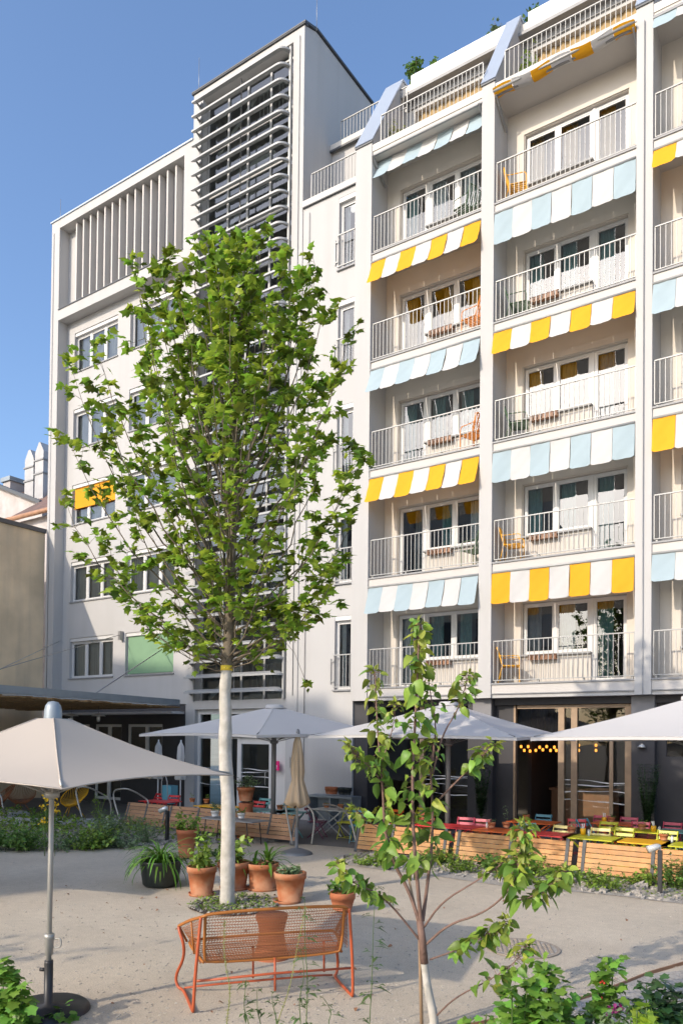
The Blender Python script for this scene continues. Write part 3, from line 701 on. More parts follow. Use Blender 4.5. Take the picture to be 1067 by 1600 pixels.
for i in range(-6,7):
    for j in range(-6,7):
        x=i*.055+(j%2)*.027; y=j*.055
        if x*x+y*y<.34**2: mh.k=0; mh.box(-3.1+x-.018,-3.1+x+.018,8.17+y-.018,8.17+y+.018,.0126,.019)
o=mh.build('manhole_cover',['manhole','gravel'],at=Vector((-3.1,8.17,0))); tag(o,'round studded manhole cover set in the path','manhole cover')
# ================================================================== NEIGHBOURS ON THE LEFT
nb=thing('neighbour_house','old beige walled house with tiled roof and white chimneys left of the white building','building',(-27,14,0))
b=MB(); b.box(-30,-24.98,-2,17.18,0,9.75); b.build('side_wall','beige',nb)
b=MB(); b.box(-30,-24.9,-2,17.19,9.752,9.9); b.build('wall_coping','trimdark',nb)
def at(px,py,z): return D(px,py,z)
# gabled houses further back
E1=YP(8,812,19.1); E2=YP(80,793,19.1); R1=YP(62,784,22.0); xr=-24.95
b=MB(); b.box(E1.x+.3,xr,19.4,24,0,E1.z-.12); b.build('rear_wall','oldwhite',nb)
b=MB(); zr=R1.z; b.add([(E1.x,19.1,E1.z),(xr,19.1,E1.z),(xr,22,zr+.25),(R1.x,22,zr),(E1.x,19.1,E1.z-.14),(xr,19.1,E1.z-.14),(xr,22,zr),(R1.x,22.2,zr-.2)],[(0,1,2,3),(4,7,6,5),(0,4,5,1),(0,3,7,4),(1,5,6,2),(3,2,6,7)]); b.build('roof','tiles',nb)
b=MB(); b.tube([(E1.x-.1,19.02,E1.z-.08),(xr,19.02,E1.z-.08)],.10,8); b.build('gutter','plankold',nb)
b=MB(); b.box(E1.x+.4,xr,19.33,19.4,E1.z-.75,E1.z-.6); b.build('cornice','oldwhite',nb)
V1=YP(0,763,22.2); V2=YP(62,788,22.2); sl_=(V2.z-V1.z)/(V2.x-V1.x); xl=V1.x-14
b=MB(); b.prism([(xl,2),(xl,V1.z-14*sl_*.999),(V2.x+.2,V2.z),(V2.x+.2,2)],'y',22.2,22.5); b.build('gable_wall','oldwhite',nb)
b=MB(); b.bar((V2.x+.4,22.15,V2.z-.05+.02),(xl,22.15,V1.z-14*sl_+.03),.5,.16); b.build('verge','trimdark',nb)
T=[YP(6,761,22.7),YP(64,788,22.7),YP(82,778,22.7),YP(82,755,25.5),YP(26,764,25.5)]
b=MB(); b.add([*T],[(0,1,2,3,4)]); b.add([p+Vector((0,.1,-.3)) for p in T],[(4,3,2,1,0)]); b.build('rear_roof','tiles',nb)
def chim(px0,px1,ptop,Y,dep,mt,capm):
    a=YP(px0,ptop,Y); c=YP(px1,ptop,Y)
    b=MB(); b.box(a.x,c.x,Y,Y+dep,a.z-5,a.z); o=b.build('chimney',mt,nb)
    b=MB(); w=c.x-a.x
    if capm=='hood':
        for h in (.45,1.15): b_=MB(); b_.box(a.x-.05,c.x+.05,Y-.05,Y+dep+.05,a.z-h,a.z-h+.07); b_.build('band','trimgrey',o)
        b.prism([(a.x,a.z),(c.x,a.z),(c.x-.3,a.z+.5),(a.x+.3,a.z+.5)],'y',Y,Y+dep*.8); b.build('hood','kerbstone',o)
    else: b.box(a.x-.1,c.x+.1,Y-.1,Y+dep+.1,a.z,a.z+.22); b.build('cap','steelbeam',o)
chim(39,52.5,720,23.5,.9,'kerbstone','hood'); chim(55,68,708,23.5,.9,'kerbstone','hood'); chim(5,16,754,23.2,3.2,'oldwhite','slab')
# houses behind the camera: they shade the foot of the facade and mirror in the glass
s=thing('courtyard_house','tall pale courtyard house opposite, behind the viewpoint on the left','building',(-28,-24,0))
b=MB(); b.prism([(-37.5,0),(-20.0,0),(-20.0,21.6),(-24,23.4),(-31,25.2),(-37.5,26.0)],'y',-24,-20); b.build('wall','plaster2',s)
for fl in range(8):
    for k in range(6):
        x=-36.5+k*2.8; w_=MB(); w_.box(x,x+1.1,-20.0+.003,-19.95,1.2+fl*3,2.8+fl*3); w_.build('window','trimdark',s)
# ================================================================== PERGOLA
pg=thing('pergola','steel framed pergola roof with reed mat hung on cables from the left wing','pergola',(-20,13,0))
def PZ(px,py,Z): return G(px,py,Z)
a=PZ(-60,1072,3.35); c=PZ(279,1098,3.35)
b=MB(); b.obox((a+c)/2,(1,0,0),(c-a),(0,0,1),.06,(c-a).length/2,.09); b.obox((a+c)/2+Vector((-.0,0,.0)),(1,0,0),(c-a),(0,0,1),.015,(c-a).length/2-.01,.07)
for k in range(6):
    q=a.lerp(c,k/5); b.bar(q+Vector((-.06,0,-.02)),q+Vector((-7.4,0,-.02)),.06,.12)
b.bar(a+Vector((-7.4,0,-.02)),c+Vector((-7.4,0,-.02)),.1,.16)
for q in (a,a.lerp(c,.0)): b.bar(q+Vector((-.0,0,0)),Vector((q.x,q.y,0)),.1,.1)
b.build('frame','steelbeam',pg)
b=MB()
for k in range(70):
    q=a.lerp(c,k/69); zz=-.15+R.uniform(-.02,.02)
    b.bar(q+Vector((.0,0,zz)),q+Vector((-7.3,.05,zz+R.uniform(-.03,.03))),.13,.03)
b.build('reed_mat','reed',pg)
for (wp,t_) in ((YP(187,993,17.55),.62),(YP(75+45,1027,17.55),-.2),(YP(262,1018,17.55),.99)):
    pass
b=MB()
A1=YP(188,992,17.5); B1=a.lerp(c,.60)
cj=G(147,1085,3.44)
b.tube([A1,G(30,1078,3.44)+Vector((-2.5,-1,0))],.012,5)
b.tube([YP(93,1002,17.2),G(-40,1065,3.44)],.012,5)
b.tube([YP(253,1015,17.6),cj],.018,5); b.obox(cj-Vector((0,0,.05)),(1,0,0),(0,1,0),(0,0,1),.09,.12,.05)
b.box(A1.x-.06,A1.x+.06,17.45,17.6,A1.z-.18,A1.z+.12)
b.build('tie_cable','cable',pg)
for px,py in ((154,1118),(112,1118)):
    q=G(px,1150,2.33); p=YP(px,py,15.0); t=thing('pendant_lamp',f'white enamel pendant lamp hanging under the pergola, {"right" if px==154 else "left"} one','lamp',p)
    l=MB(); l.lathe(p,[(.0,.06),(.05,.05),(.20,-.01),(.21,-.025),(.05,-.01)],16); l.build('shade','white',t)
    l=MB(); l.lathe(p,[(0,-.2),(.05,-.18),(.06,-.1),(.04,-.01)],10); l.build('glass_bulb','lampglass',t)
    l=MB(); l.tube([p+Vector((0,0,.06)),(p.x,p.y,3.2)],.006,4); l.build('cord','black',t)
# ================================================================== UMBRELLAS
def canopy(mb,c,hx,hy,th,z0,ztop,sag=.10,nseg=8,conc=.12,topr=.12,val=.0,bow=.06):
    ct,stt=math.cos(th),math.sin(th)
    cs=[(-hx,-hy),(hx,-hy),(hx,hy),(-hx,hy)]
    for k in range(4):
        a=cs[k]; b=cs[(k+1)%4]; vs=[];fs=[]; nu=8; nv=8
        for j in range(nv+1):
            v=j/nv
            for i in range(nu+1):
                u=i/nu; ex=a[0]+(b[0]-a[0])*u; ey=a[1]+(b[1]-a[1])*u
                edge=4*u*(1-u)
                rr=v*(1-bow*edge*v)          # edge bows inward
                tx=topr/math.hypot(hx,hy); x=ex*(tx+(1-tx)*rr); y=ey*(tx+(1-tx)*rr)
                z=ztop+(z0-ztop)*v - conc*math.sin(PI*v) - sag*edge*v*(1-v)*1.6+ .035*edge*v
                vs.append((c[0]+x*ct-y*stt,c[1]+x*stt+y*ct,z))
        for j in range(nv):
            for i in range(nu): q=j*(nu+1)+i; fs.append((q,q+1,q+nu+2,q+nu+1))
        mb.add(vs,fs,True)
        mb.tube([vs[j*(nu+1)] for j in range(nv+1)],.007,5)
        e_=[vs[nv*(nu+1)+i] for i in range(nu+1)]; mb.tube(e_,.006,4)
        if val:
            o=[(nv*(nu+1)+i) for i in range(nu+1)]; V2=[vs[i] for i in o]; vv=V2+[(x,y,z-val) for x,y,z in V2]
            mb.add(vv,[(i,i+1,nu+2+i,nu+1+i) for i in range(nu)])
def umb(kind,label,c,hx,hy,th,z0,ztop,mt,pole,pr_,basek=None,conc=.10,sag=.1,bow=.05,group=None,val=.0,cap=True):
    t=thing(kind,label,'parasol',(c[0],c[1],0),group)
    m_=MB(); canopy(m_,c,hx,hy,th,z0,ztop,conc=conc,sag=sag,bow=bow,val=val); cn=m_.build('canopy',mt,t)
    p=MB(); p.tube([(c[0],c[1],.0),(c[0],c[1],ztop-.02)],pr_,14); po=p.build('pole',pole,t)
    r=MB(); ct,stt=math.cos(th),math.sin(th)
    for sx,sy in ((-1,-1),(1,-1),(1,1),(-1,1),(0,-1),(1,0),(0,1),(-1,0)):
        k=.98 if sx and sy else .9
        e=(c[0]+(sx*hx*ct-sy*hy*stt)*k,c[1]+(sx*hx*stt+sy*hy*ct)*k,z0+.02)
        mid=(c[0]+(e[0]-c[0])*.5,c[1]+(e[1]-c[1])*.5,(z0+ztop)/2-conc-.06)
        r.tube([(c[0],c[1],ztop-.06),mid,e],.010,5); r.tube([(c[0],c[1],z0-.15),mid],.008,5)
    r.lathe((c[0],c[1],z0-.18),[(pr_,0),(pr_+.04,.01),(pr_+.04,.06),(pr_,.07)],12)
    r.build('rib_frame',pole,t)
    if cap:
        q=MB(); q.lathe((c[0],c[1],ztop),[(.075,-.05),(.072,.06),(.062,.11),(.04,.14),(0,.148)],18) if basek=='small' else q.lathe((c[0],c[1],ztop),[(.2,-.02),(.2,.04),(.17,.06),(0,.07)],18)
        q.build('finial','steelbeam' if basek=='small' else 'umbgrey',t)
    return t
uc=(-5.62,3.97)
u1=umb('garden_parasol','large open beige square parasol on an aluminium pole in the left foreground',uc,1.10,1.10,rad(12),1.95,2.44,'umbbeige','alu',.022,'small',conc=.045,sag=.05,bow=.07)
b=MB(); b.lathe((*uc,0),[(0,.42),(.034,.42),(.036,.40),(.036,.07),(.30,.055),(.33,.03),(.34,0)],32); b.tube([(uc[0]-.03,uc[1]-.01,.34),(uc[0]-.075,uc[1]-.03,.34)],.016,6); b.build('base','black',u1)
b=MB(); b.lathe((*uc,0),[(.023,.46),(.033,.47),(.038,.60),(.042,.61),(.042,.64),(.023,.645)],20); b.tube(smooth([(uc[0]+.035,uc[1]+.02,.60),(uc[0]+.09,uc[1]+.05,.61),(uc[0]+.09,uc[1]+.05,.53),(uc[0]+.035,uc[1]+.02,.53)],2),.007,6); b.build('clamp','alu',u1)
# the same kind of parasol standing just outside the frame
u2=umb('garden_parasol','open beige square parasol outside the left edge of the view',(-11.9,4.3),1.6,1.5,rad(20),2.3,2.85,'umbbeige','alu',.022,'small',conc=.05,sag=.05)
b=MB(); b.lathe((-11.9,4.3,0),[(0,.3),(.03,.3),(.03,.06),(.3,.05),(.32,0)],20); b.build('base','black',u2)
g1=umb('market_umbrella','wide pale grey square umbrella in front of the glass entrance',(-11.0,13.5),2.05,2.2,rad(-10),2.34,2.98,'umbgrey','poledark',.055,val=.05,conc=.03,sag=.06,bow=.02)
g2=umb('market_umbrella','wide pale grey square umbrella behind the young tree, before the dark café front',(-7.1,14.4),2.1,2.1,rad(4),2.34,3.02,'umbgrey','poledark',.055,val=.05,conc=.03,sag=.06,bow=.02)
g3=umb('market_umbrella','wide pale grey square umbrella cut by the right edge of the picture',(-2.35,14.0),2.1,2.0,0,2.34,3.02,'umbgrey','poledark',.055,val=.05,conc=.03,sag=.06,bow=.02)
for g_,c in ((g1,(-11.0,13.5)),(g2,(-7.1,14.4)),(g3,(-2.35,14.0))):
    b=MB(); b.box(c[0]-.3,c[0]+.3,c[1]-.3,c[1]+.3,0.005,.06); b.lathe((*c,0),[(.09,.06),(.09,.25),(.056,.26)],14); b.build('base','poledark',g_)
# closed parasol
cp=(-9.27,12.12)
t=thing('closed_parasol','tall closed sand coloured parasol on a round grey base behind the terracotta pots','parasol',(*cp,0))
b=MB(); n=40; prof=[(.035,2.36),(.075,2.2),(.10,1.9),(.115,1.62),(.10,1.48),(.125,1.38),(.19,1.12),(.22,1.02),(.19,.98),(.10,.93)]
vs=[];fs=[]
for r,z in prof:
    for k in range(n):
        a=2*PI*k/n; rr=r*(1+.22*math.sin(8*a+z*1.5)*min(1,(2.4-z)*2.5)+.06*math.sin(3*a+z*4)); vs.append((cp[0]+rr*math.cos(a),cp[1]+rr*math.sin(a),z+.03*math.sin(4*a)*(z<1.2)))
for i in range(len(prof)-1):
    for k in range(n): fs.append((i*n+k,(i+1)*n+k,(i+1)*n+(k+1)%n,i*n+(k+1)%n))
b.add(vs,fs,True); b.build('folded_canopy','umbsand',t)
b=MB(); b.tube([(*cp,.3),(*cp,2.4)],.02,10); b.build('pole','alu',t)
b=MB(); b.lathe((*cp,2.34),[(.04,0),(.04,.08),(.025,.13),(0,.14)],12); b.build('finial','poledark',t)
b=MB(); b.lathe((*cp,0),[(0,.52),(.032,.52),(.034,.12),(.10,.11),(.26,.06),(.31,.03),(.32,0)],28); b.build('base','poledark',t)
# two white closed parasols deep under the pergola
for k,(px) in enumerate((248,283)):
    p=YP(px,1150,15.8); t=thing('closed_parasol',f'slim white closed parasol standing on the shaded left terrace, {"left" if k==0 else "right"} of the pair','parasol',(p.x,p.y,0))
    b=MB(); vs=[];fs=[]; prof=[(.02,2.15),(.09,2.0),(.11,1.7),(.09,1.45),(.17,1.1),(.14,1.05)]
    for r,z in prof:
        for q in range(24): a=2*PI*q/24; rr=r*(1+.2*math.sin(6*a)); vs.append((p.x+rr*math.cos(a),p.y+rr*math.sin(a),z))
    for i in range(len(prof)-1):
        for q in range(24): fs.append((i*24+q,(i+1)*24+q,(i+1)*24+(q+1)%24,i*24+(q+1)%24))
    b.add(vs,fs,True); b.build('folded_canopy','whc',t)
    b=MB(); b.tube([(p.x,p.y,0),(p.x,p.y,2.2)],.02,8); b.lathe((p.x,p.y,0),[(.25,0),(.25,.06),(.03,.09)],18); b.build('pole','white',t)
# ================================================================== WIRE BENCH
BL,BRt=Vector((-4.59,4.62,0)),Vector((-3.73,5.72,0)); ax=(BRt-BL).normalized(); dp=Vector((-ax.y,ax.x,0)); LB=(BRt-BL).length
bt=thing('wire_bench','orange tube framed bench with a woven cord back, seen from behind in the foreground','bench',BL.lerp(BRt,.5))
def bp(u,v,z): return BL+ax*u+dp*v+Vector((0,0,z))
def side(u,s):
    return [bp(u,0,.02),bp(u+.01*s,-.01,.3),bp(u+.03*s,-.02,.55),bp(u+.05*s,-.02,.80)], [bp(u-.06*s,.66,.02),bp(u-.08*s,.69,.12),bp(u-.02*s,.56,.30),bp(u-.03*s,.45,.46),bp(u-.07*s,.50,.57),bp(u-.07*s,.53,.61)]
fr=MB()
for u,s in ((0,1),(LB,-1)):
    r_,f_=side(u,s)
    loop=list(reversed(r_))+[bp(u,.05,.015),bp(u-.01*s,.6,.015)]+f_
    q=[loop[0]]+smooth(loop[1:],2); fr.tube(smooth(loop,2),.014,8)
for v,z,e in ((.03,.26,0),):
    fr.tube([bp(.0,v,z),bp(LB/2,v,z+.01),bp(LB,v,z)],.011,7)
for v0 in (.62,): fr.tube(smooth([bp(0,.63,.02),bp(.15,.5,.07),bp(LB/2,.44,.09),bp(LB-.15,.5,.07),bp(LB,.63,.02)],2),.010,7)
for u,v in ((LB*.5,.03),(LB*.42,.43),(LB*.9,.43)): fr.tube([bp(u,v,.12),bp(u,v+.02,.40)],.010,7)
fr.build('frame','orange',bt)
# rim of the shell
rim=MB()
top=[bp(.05,-.02,.80),bp(.13,-.03,.83),bp(LB/2,-.045,.845),bp(LB-.13,-.03,.83),bp(LB-.05,-.02,.80)]
armL=[bp(-.07,.53,.61)]; armR=[bp(LB+.07,.53,.61)]
rim.tube(smooth(armL+[bp(.0,.22,.73)]+top+[bp(LB,.22,.73)]+armR,2),.014,8)
bk=smooth([bp(.09,.0,.80),bp(.09,.06,.44),bp(.13,.08,.385),bp(LB-.13,.08,.385),bp(LB-.09,.06,.44),bp(LB-.09,.0,.80)],2)
rim.tube(bk,.013,8)
rim.tube(smooth([bp(.09,.07,.40),bp(-.0,.50,.47),bp(.08,.58,.47),bp(LB-.08,.58,.47),bp(LB,.50,.47),bp(LB-.09,.07,.40)],2),.012,8)
rim.tube([bp(-.07,.53,.61),bp(0,.50,.47)],.011,7); rim.tube([bp(LB+.07,.53,.61),bp(LB,.50,.47)],.011,7)
rim.tube([bp(.0,.22,.72),bp(.03,.24,.43)],.008,6)
rim.build('rim','ochre',bt)
nt_=MB()
def net(f,nu,nv,r=.0032):
    for j in range(1,nv):      # horizontal cords
        nt_.tube([f(i/10,j/nv) for i in range(11)],r,4,caps=False)
    for i in range(nu):        # zigzag cords
        pts=[f((i+(.5+.5*(1 if j%2 else -1))*.8)/nu,j/nv) for j in range(nv+1)]
        nt_.tube(pts,r*.85,3,caps=False)
net(lambda u,v: bp(.09+(LB-.18)*u,-.01-.025*math.sin(PI*u)*(1-v)+.08*v,.82-.43*v),50,17)
net(lambda u,v: bp(.06+(LB-.12)*u,.08+.49*v,.39+.08*v-.03*math.sin(PI*v)),50,14)
net(lambda u,v: bp((-.05+.10*u)*(1-v)+.04*v,.48*(1-u)+.03,(.60+.19*u)*(1-v)+(.46-.03*u)*v),14,12)
net(lambda u,v: bp(LB-((-.05+.10*u)*(1-v)+.04*v),.48*(1-u)+.03,(.60+.19*u)*(1-v)+(.46-.03*u)*v),14,12)
nt_.build('woven_cord','cord',bt)
# hourglass stool in front of the bench
hp=G(424,1497); hp=Vector((hp.x,hp.y,0))
b=MB(); b.lathe(hp,[(0,.455),(.165,.455),(.17,.44),(.165,.41),(.14,.33),(.13,.25),(.15,.14),(.185,.03),(.185,0)],28); o=b.build('stool','terradark',at=hp); tag(o,'dark terracotta hourglass stool seen through the back of the bench','stool')
# ================================================================== POTTED PLANTS
def pot(mb,c,r,h,rimh=.085,taper=.72,z=0):
    mb.lathe((c[0],c[1],z),[(0,.03),(r*taper,.03),(r*taper,0.03),(r*.94,h-rimh),(r*1.0,h-rimh),(r*1.02,h-.005),(r*.99,h),(r*.92,h),(r*.9,h-.05),(0,h-.05)],28)
def saucer(mb,c,r,z=0): mb.lathe((c[0],c[1],z),[(0,.012),(r*.95,.012),(r,.04),(r*1.03,.04),(r*.98,.0),(0,0.002)],28)
def blade_plant(mb,c,z,n,L,w,spread=1.,droop=1.,seed=1,up=1.0):
    q=random.Random(seed)
    for k in range(n):
        a=q.uniform(0,2*PI); el=q.uniform(.25,1.35)*up; l=L*q.uniform(.6,1.1); hd=Vector((math.cos(a),math.sin(a),0)); P=[]; p=Vector((c[0],c[1],z))+hd*q.uniform(0,.05); ang=el
        ns=7
        for i in range(ns+1):
            P.append(p.copy()); p=p+(hd*math.cos(ang)*spread+Vector((0,0,1))*math.sin(ang))*(l/ns); ang-=droop*q.uniform(.22,.36)
        sd=Vector((-hd.y,hd.x,0)); vs=[];fs=[]
        for i,pp in enumerate(P):
            t_=i/ns; ww=w*(.5+1.4*t_)*(1-t_)**.55 if t_<1 else 0; ww=max(ww,.0008); vs+=[pp-sd*ww,pp+Vector((0,0,-.25*ww)),pp+sd*ww]
        for i in range(ns): b_=3*i; fs+=[(b_,b_+1,b_+4,b_+3),(b_+1,b_+2,b_+5,b_+4)]
        mb.add(vs,fs,True)
def bushy(mb,c,z,rx,h,n,L,kind='oval',seed=1,flat=.4,stem=None):
    q=random.Random(seed); ns=max(4,n//14)
    for s_ in range(ns):
        a=q.uniform(0,2*PI); rr=rx*math.sqrt(q.random()); top=Vector((c[0]+rr*math.cos(a),c[1]+rr*math.sin(a),z+h*q.uniform(.45,1.0)*(1-.45*(rr/rx)**2)))
        base=Vector((c[0]+rr*.35*math.cos(a),c[1]+rr*.35*math.sin(a),z))
        if stem is not None: stem.tube([base,base.lerp(top,.5)+Vector((q.uniform(-.02,.02),q.uniform(-.02,.02),0)),top],max(.002,L*.035),4)
        for k in range(n//ns):
            t_=q.uniform(.2,1.0); p=base.lerp(top,t_)+Vector((q.gauss(0,L*.35),q.gauss(0,L*.35),q.gauss(0,L*.25)))
            d=Vector((q.gauss(0,1),q.gauss(0,1),q.gauss(.1,.5))); mb.leaf(p,d,Vector((q.gauss(0,.5),q.gauss(0,.5),1)),L*q.uniform(.6,1.2),kind,curl=q.uniform(.1,.5))
# black pot with strap-leaved lily
t=thing('potted_plant','big black plastic pot overflowing with long arching green strap leaves','potted plant',(-8.93,8.25,0))
c=(-8.93,8.25)
b=MB(); b.lathe((*c,0),[(0,.01),(.24,.01),(.27,.05),(.315,.36),(.33,.38),(.325,.40),(.30,.40),(.29,.34),(0,.34)],32); b.build('pot','blackplastic',t)
b=MB(); b.lathe((*c,0),[(0,.345),(.289,.345)],20); b.build('soil','soil',t)
b=MB(); blade_plant(b,c,.34,130,.78,.018,.95,1.0,3,1.0); b.build('foliage','lily',t)
# terracotta group
t=thing('potted_plant','terracotta pot with spiky stems and bushy green leaves beside the black pot','potted plant',(-7.95,8.14,0)); c=(-7.95,8.14)
b=MB(); pot(b,c,.215,.42); b.build('pot','terra',t); b=MB(); saucer(b,c,.185); b.build('saucer','terra',t)
b=MB(); blade_plant(b,c,.36,40,.5,.014,.5,.6,5,1.15); bushy(b,c,.36,.24,.62,200,.075,'oval',6); bushy(b,c,.36,.2,.3,150,.03,'oval',9); b.build('foliage','herb2',t)
t=thing('potted_plant','terracotta pot half hidden directly behind the whitewashed trunk','potted plant',(-7.62,8.78,0)); c=(-7.88,8.75)
b=MB(); pot(b,c,.25,.42); b.build('pot','terra',t); b=MB(); saucer(b,c,.21); b.build('saucer','terra',t)
b=MB(); bushy(b,c,.38,.32,.55,160,.10,'oval',12); blade_plant(b,c,.36,18,.6,.02,.6,.6,15,1.1); b.build('foliage','herb2',t)
t=thing('potted_plant','wide terracotta pot on a saucer with broad upright leaves over brown dead growth','potted plant',(-7.54,8.98,0)); c=(-7.52,9.0)
b=MB(); pot(b,c,.24,.40,taper=.82); b.build('pot','terra',t); b=MB(); saucer(b,c,.235); b.build('saucer','terra',t)
b=MB(); blade_plant(b,(c[0]+.06,c[1]+.04),.36,34,.55,.026,.7,.8,21,1.1); blade_plant(b,(c[0]-.14,c[1]-.05),.36,8,.34,.028,.4,.6,22,1.2); b.build('foliage','lily',t)
b=MB(); bushy(b,c,.36,.2,.14,150,.05,'lance',23); b.build('dead_growth','woodint',t)
t=thing('potted_plant','terracotta pot with a low mound of small fleshy leaves next to the bench','potted plant',(-6.62,8.55,0)); c=(-6.63,8.53)
b=MB(); pot(b,c,.225,.42); b.build('pot','terra',t); b=MB(); saucer(b,(c[0]-.03,c[1]-.03),.19); b.build('saucer','terra',t)
b=MB(); bushy(b,c,.38,.2,.16,260,.06,'oval',31); b.build('foliage','grey_leaf',t)
c=G(535,1425); c=(c.x,c.y)
t=thing('potted_plant','dark low pot with a leafy plant behind the right end of the bench','potted plant',(c[0],c[1],0))
b=MB(); pot(b,c,.17,.26); b.build('pot','terradark',t); b=MB(); bushy(b,c,.24,.2,.25,120,.07,'oval',33); b.build('foliage','herb',t)
c=G(291,1342); c=(c.x,c.y)
t=thing('potted_plant','tall terracotta pot with light green bush standing behind the black pot','potted plant',(c[0],c[1],0))
b=MB(); pot(b,c,.19,.55); b.build('pot','terradark',t); b=MB(); bushy(b,c,.5,.3,.5,260,.07,'oval',34); b.build('foliage','herb2',t)
# table with pots behind the tree
tc_=(-11.35,12.55)
t=thing('side_table','low black legged side table carrying small pots behind the tree','table',(*tc_,0))
b=MB(); b.box(-12.1,-10.55,12.25,12.8,.50,.525); b.build('tabletop','trimgrey',t)
for x,y in ((-12.0,12.32),(-10.7,12.32),(-12.0,12.74),(-10.7,12.74)):
    b=MB(); b.tube([(x+ (.06 if x<-11.5 else -.06),y,.5),(x,y,0)],.012,6); b.build('leg','black',t)
def smallpot(px,py_base,Y,r,h,mt,pl,lab,zb,n=60,L=.05,ph=.25,kind='oval',seed=1,cat='potted plant',grp=None):
    p=YP(px,py_base,Y); c=(p.x,p.y)
    t=thing('potted_plant',lab,cat,(c[0],c[1],zb),grp)
    b=MB(); pot(b,c,r,h,rimh=h*.22,z=zb); b.build('pot',mt,t)
    b=MB(); bushy(b,c,zb+h*.9,r*1.7,ph,n,L,kind,seed); b.build('foliage',pl,t)
    return t
smallpot(336,1275,12.45,.095,.15,'whitepot','grey_leaf','small white pot with fine grey green leaves, left one on the side table',.526,160,.04,.28,seed=41)
smallpot(377,1275,12.5,.085,.14,'whitepot','herb','small white pot with drooping herbs, right one on the side table',.526,80,.04,.2,seed=42)
smallpot(384,1258,13.3,.2,.34,'terra','grey_leaf','large terracotta pot with a grey green bush raised behind the side table',.82,240,.06,.4,seed=43)
b=MB(); p=YP(384,1275,13.3); b.lathe((p.x,p.y,0),[(0,.80),(.17,.80),(.16,.74),(.19,.3),(.2,0)],20); o=b.build('plinth','terradark',at=Vector((p.x,p.y,0))); tag(o,'terracotta plinth under the large potted bush','plinth')
# ================================================================== TIMBER SCREENS
def screen(x0,x1,y,mt,label,group,z0=.07,z1=.57,legs=(0.04,.5,.96)):
    t=thing('timber_screen',label,'fence',((x0+x1)/2,y,0),group)
    n=6; h=(z1-z0)/n; b=MB()
    for k in range(n):
        zc=z0+h*k; lean=.16*(k/n)
        b.obox(((x0+x1)/2,y+lean-.08,zc+h/2),(1,0,0),(0,.95,.0),(0,.28,1),(x1-x0)/2,.016,h/2-.004)
    b.build('planks',mt,t)
    for f_ in legs:
        x=x0+(x1-x0)*f_; l=MB(); l.obox((x,y-.035,.31),(1,0,0),(0,1,-.3),(0,.28,1),.028,.012,.31); l.build('leg','legsteel',t)
    return t
gp='low timber screens round the terraces'
screen(-8.5,-6.44,13.15,'plank','light larch screen left of the others, its free end by the curved handrail',gp,legs=(.01,.4,.96))
screen(-6.34,-4.12,13.15,'plank','light larch screen in the middle, under the red tabletop',gp)
screen(-4.02,-1.6,13.15,'plank','light larch screen at the right edge, behind the slim spotlight post',gp)
screen(-15.45,-14.0,13.1,'plankold','brown timber screen at the far left end of the left terrace',gp,z0=.1,z1=.62)
screen(-13.95,-11.95,13.1,'plankold','brown timber screen behind the black pot, middle of the left terrace',gp,z0=.1,z1=.62)
screen(-11.9,-10.0,13.1,'plankold','brown timber screen behind the side table with pots',gp,z0=.1,z1=.62,legs=(.04,.6,.95,.99))
# ================================================================== HANDRAILS
def rail_(pts,lab,r=.022):
    b=MB(); b.tube(smooth(pts,2),r,8); o=b.build('handrail','alu',at=Vector((pts[0][0],pts[0][1],0))); tag(o,lab,'handrail')
def GP(px,py,zz,Y): return YP(px,py,Y)
rail_([YP(457,1320,13.0),YP(446,1262,13.0),YP(447,1251,13.0),YP(456,1249,13.0),YP(476,1256,13.4),YP(493,1272,13.4),YP(487,1320,13.35)],'bent steel handrail beside the closed sand parasol')
rail_([YP(560,1330,13.35),YP(549,1284,13.35),YP(540,1268,13.35),YP(520,1258,13.9),YP(505,1258,14.2)],'bent steel handrail by the free end of the larch screen')
rail_([YP(134,1300,12.3),YP(118,1240,12.3),YP(120,1231,12.3),YP(135,1229,12.4),YP(160,1241,13),YP(175,1252,13.2),YP(171,1292,13.2)],'bent steel handrail behind the parasol pole, left of the pair')
rail_([YP(190,1290,13.0),YP(178,1252,13),YP(177,1236,13),YP(188,1233,13),YP(202,1233,13.1),YP(228,1248,13.6),YP(233,1255,13.6),YP(229,1285,13.6)],'bent steel handrail before the brown screens, right of the pair')
rail_([YP(6,1262,11.6),YP(4,1262,11.6),YP(2,1242,11.6),YP(-6,1238,11.6)],'bent steel handrail cut by the left picture edge')
# ================================================================== SPOTLIGHTS IN THE BEDS
def spot(px,pb,Y0,h,lab,hd=(-.14,-.1,-.02),r=.03):
    g=G(px,pb); c=(g.x,g.y); t=thing('garden_spotlight',lab,'garden light',(c[0],c[1],0),'slim black spotlight posts')
    b=MB(); b.box(c[0]-r,c[0]+r,c[1]-r,c[1]+r,0,h); b.build('post','black',t)
    a=Vector((c[0],c[1],h+.02)); e=a+Vector(hd)
    b=MB(); d=(e-a).normalized(); b.tube([a+Vector((0,0,.05)),a+Vector((0,0,.05))+d*.05,a+Vector((0,0,.05))+d*.20],[.03,.05,.055],12); b.tube([a-Vector((0,0,.05)),a+Vector((0,0,.06))],.014,6); b.build('lamp_head','lampglass',t)
spot(606,1360,0,.72,'slim black spotlight post among the young tree branches',(.12,-.1,-.06),.04)
spot(1031,1398,0,.66,'slim black spotlight post before the right hand larch screen',(-.16,-.12,-.06))
spot(261,1318,0,.70,'slim black spotlight post in the left bed behind the black pot',(-.14,-.08,-.08))
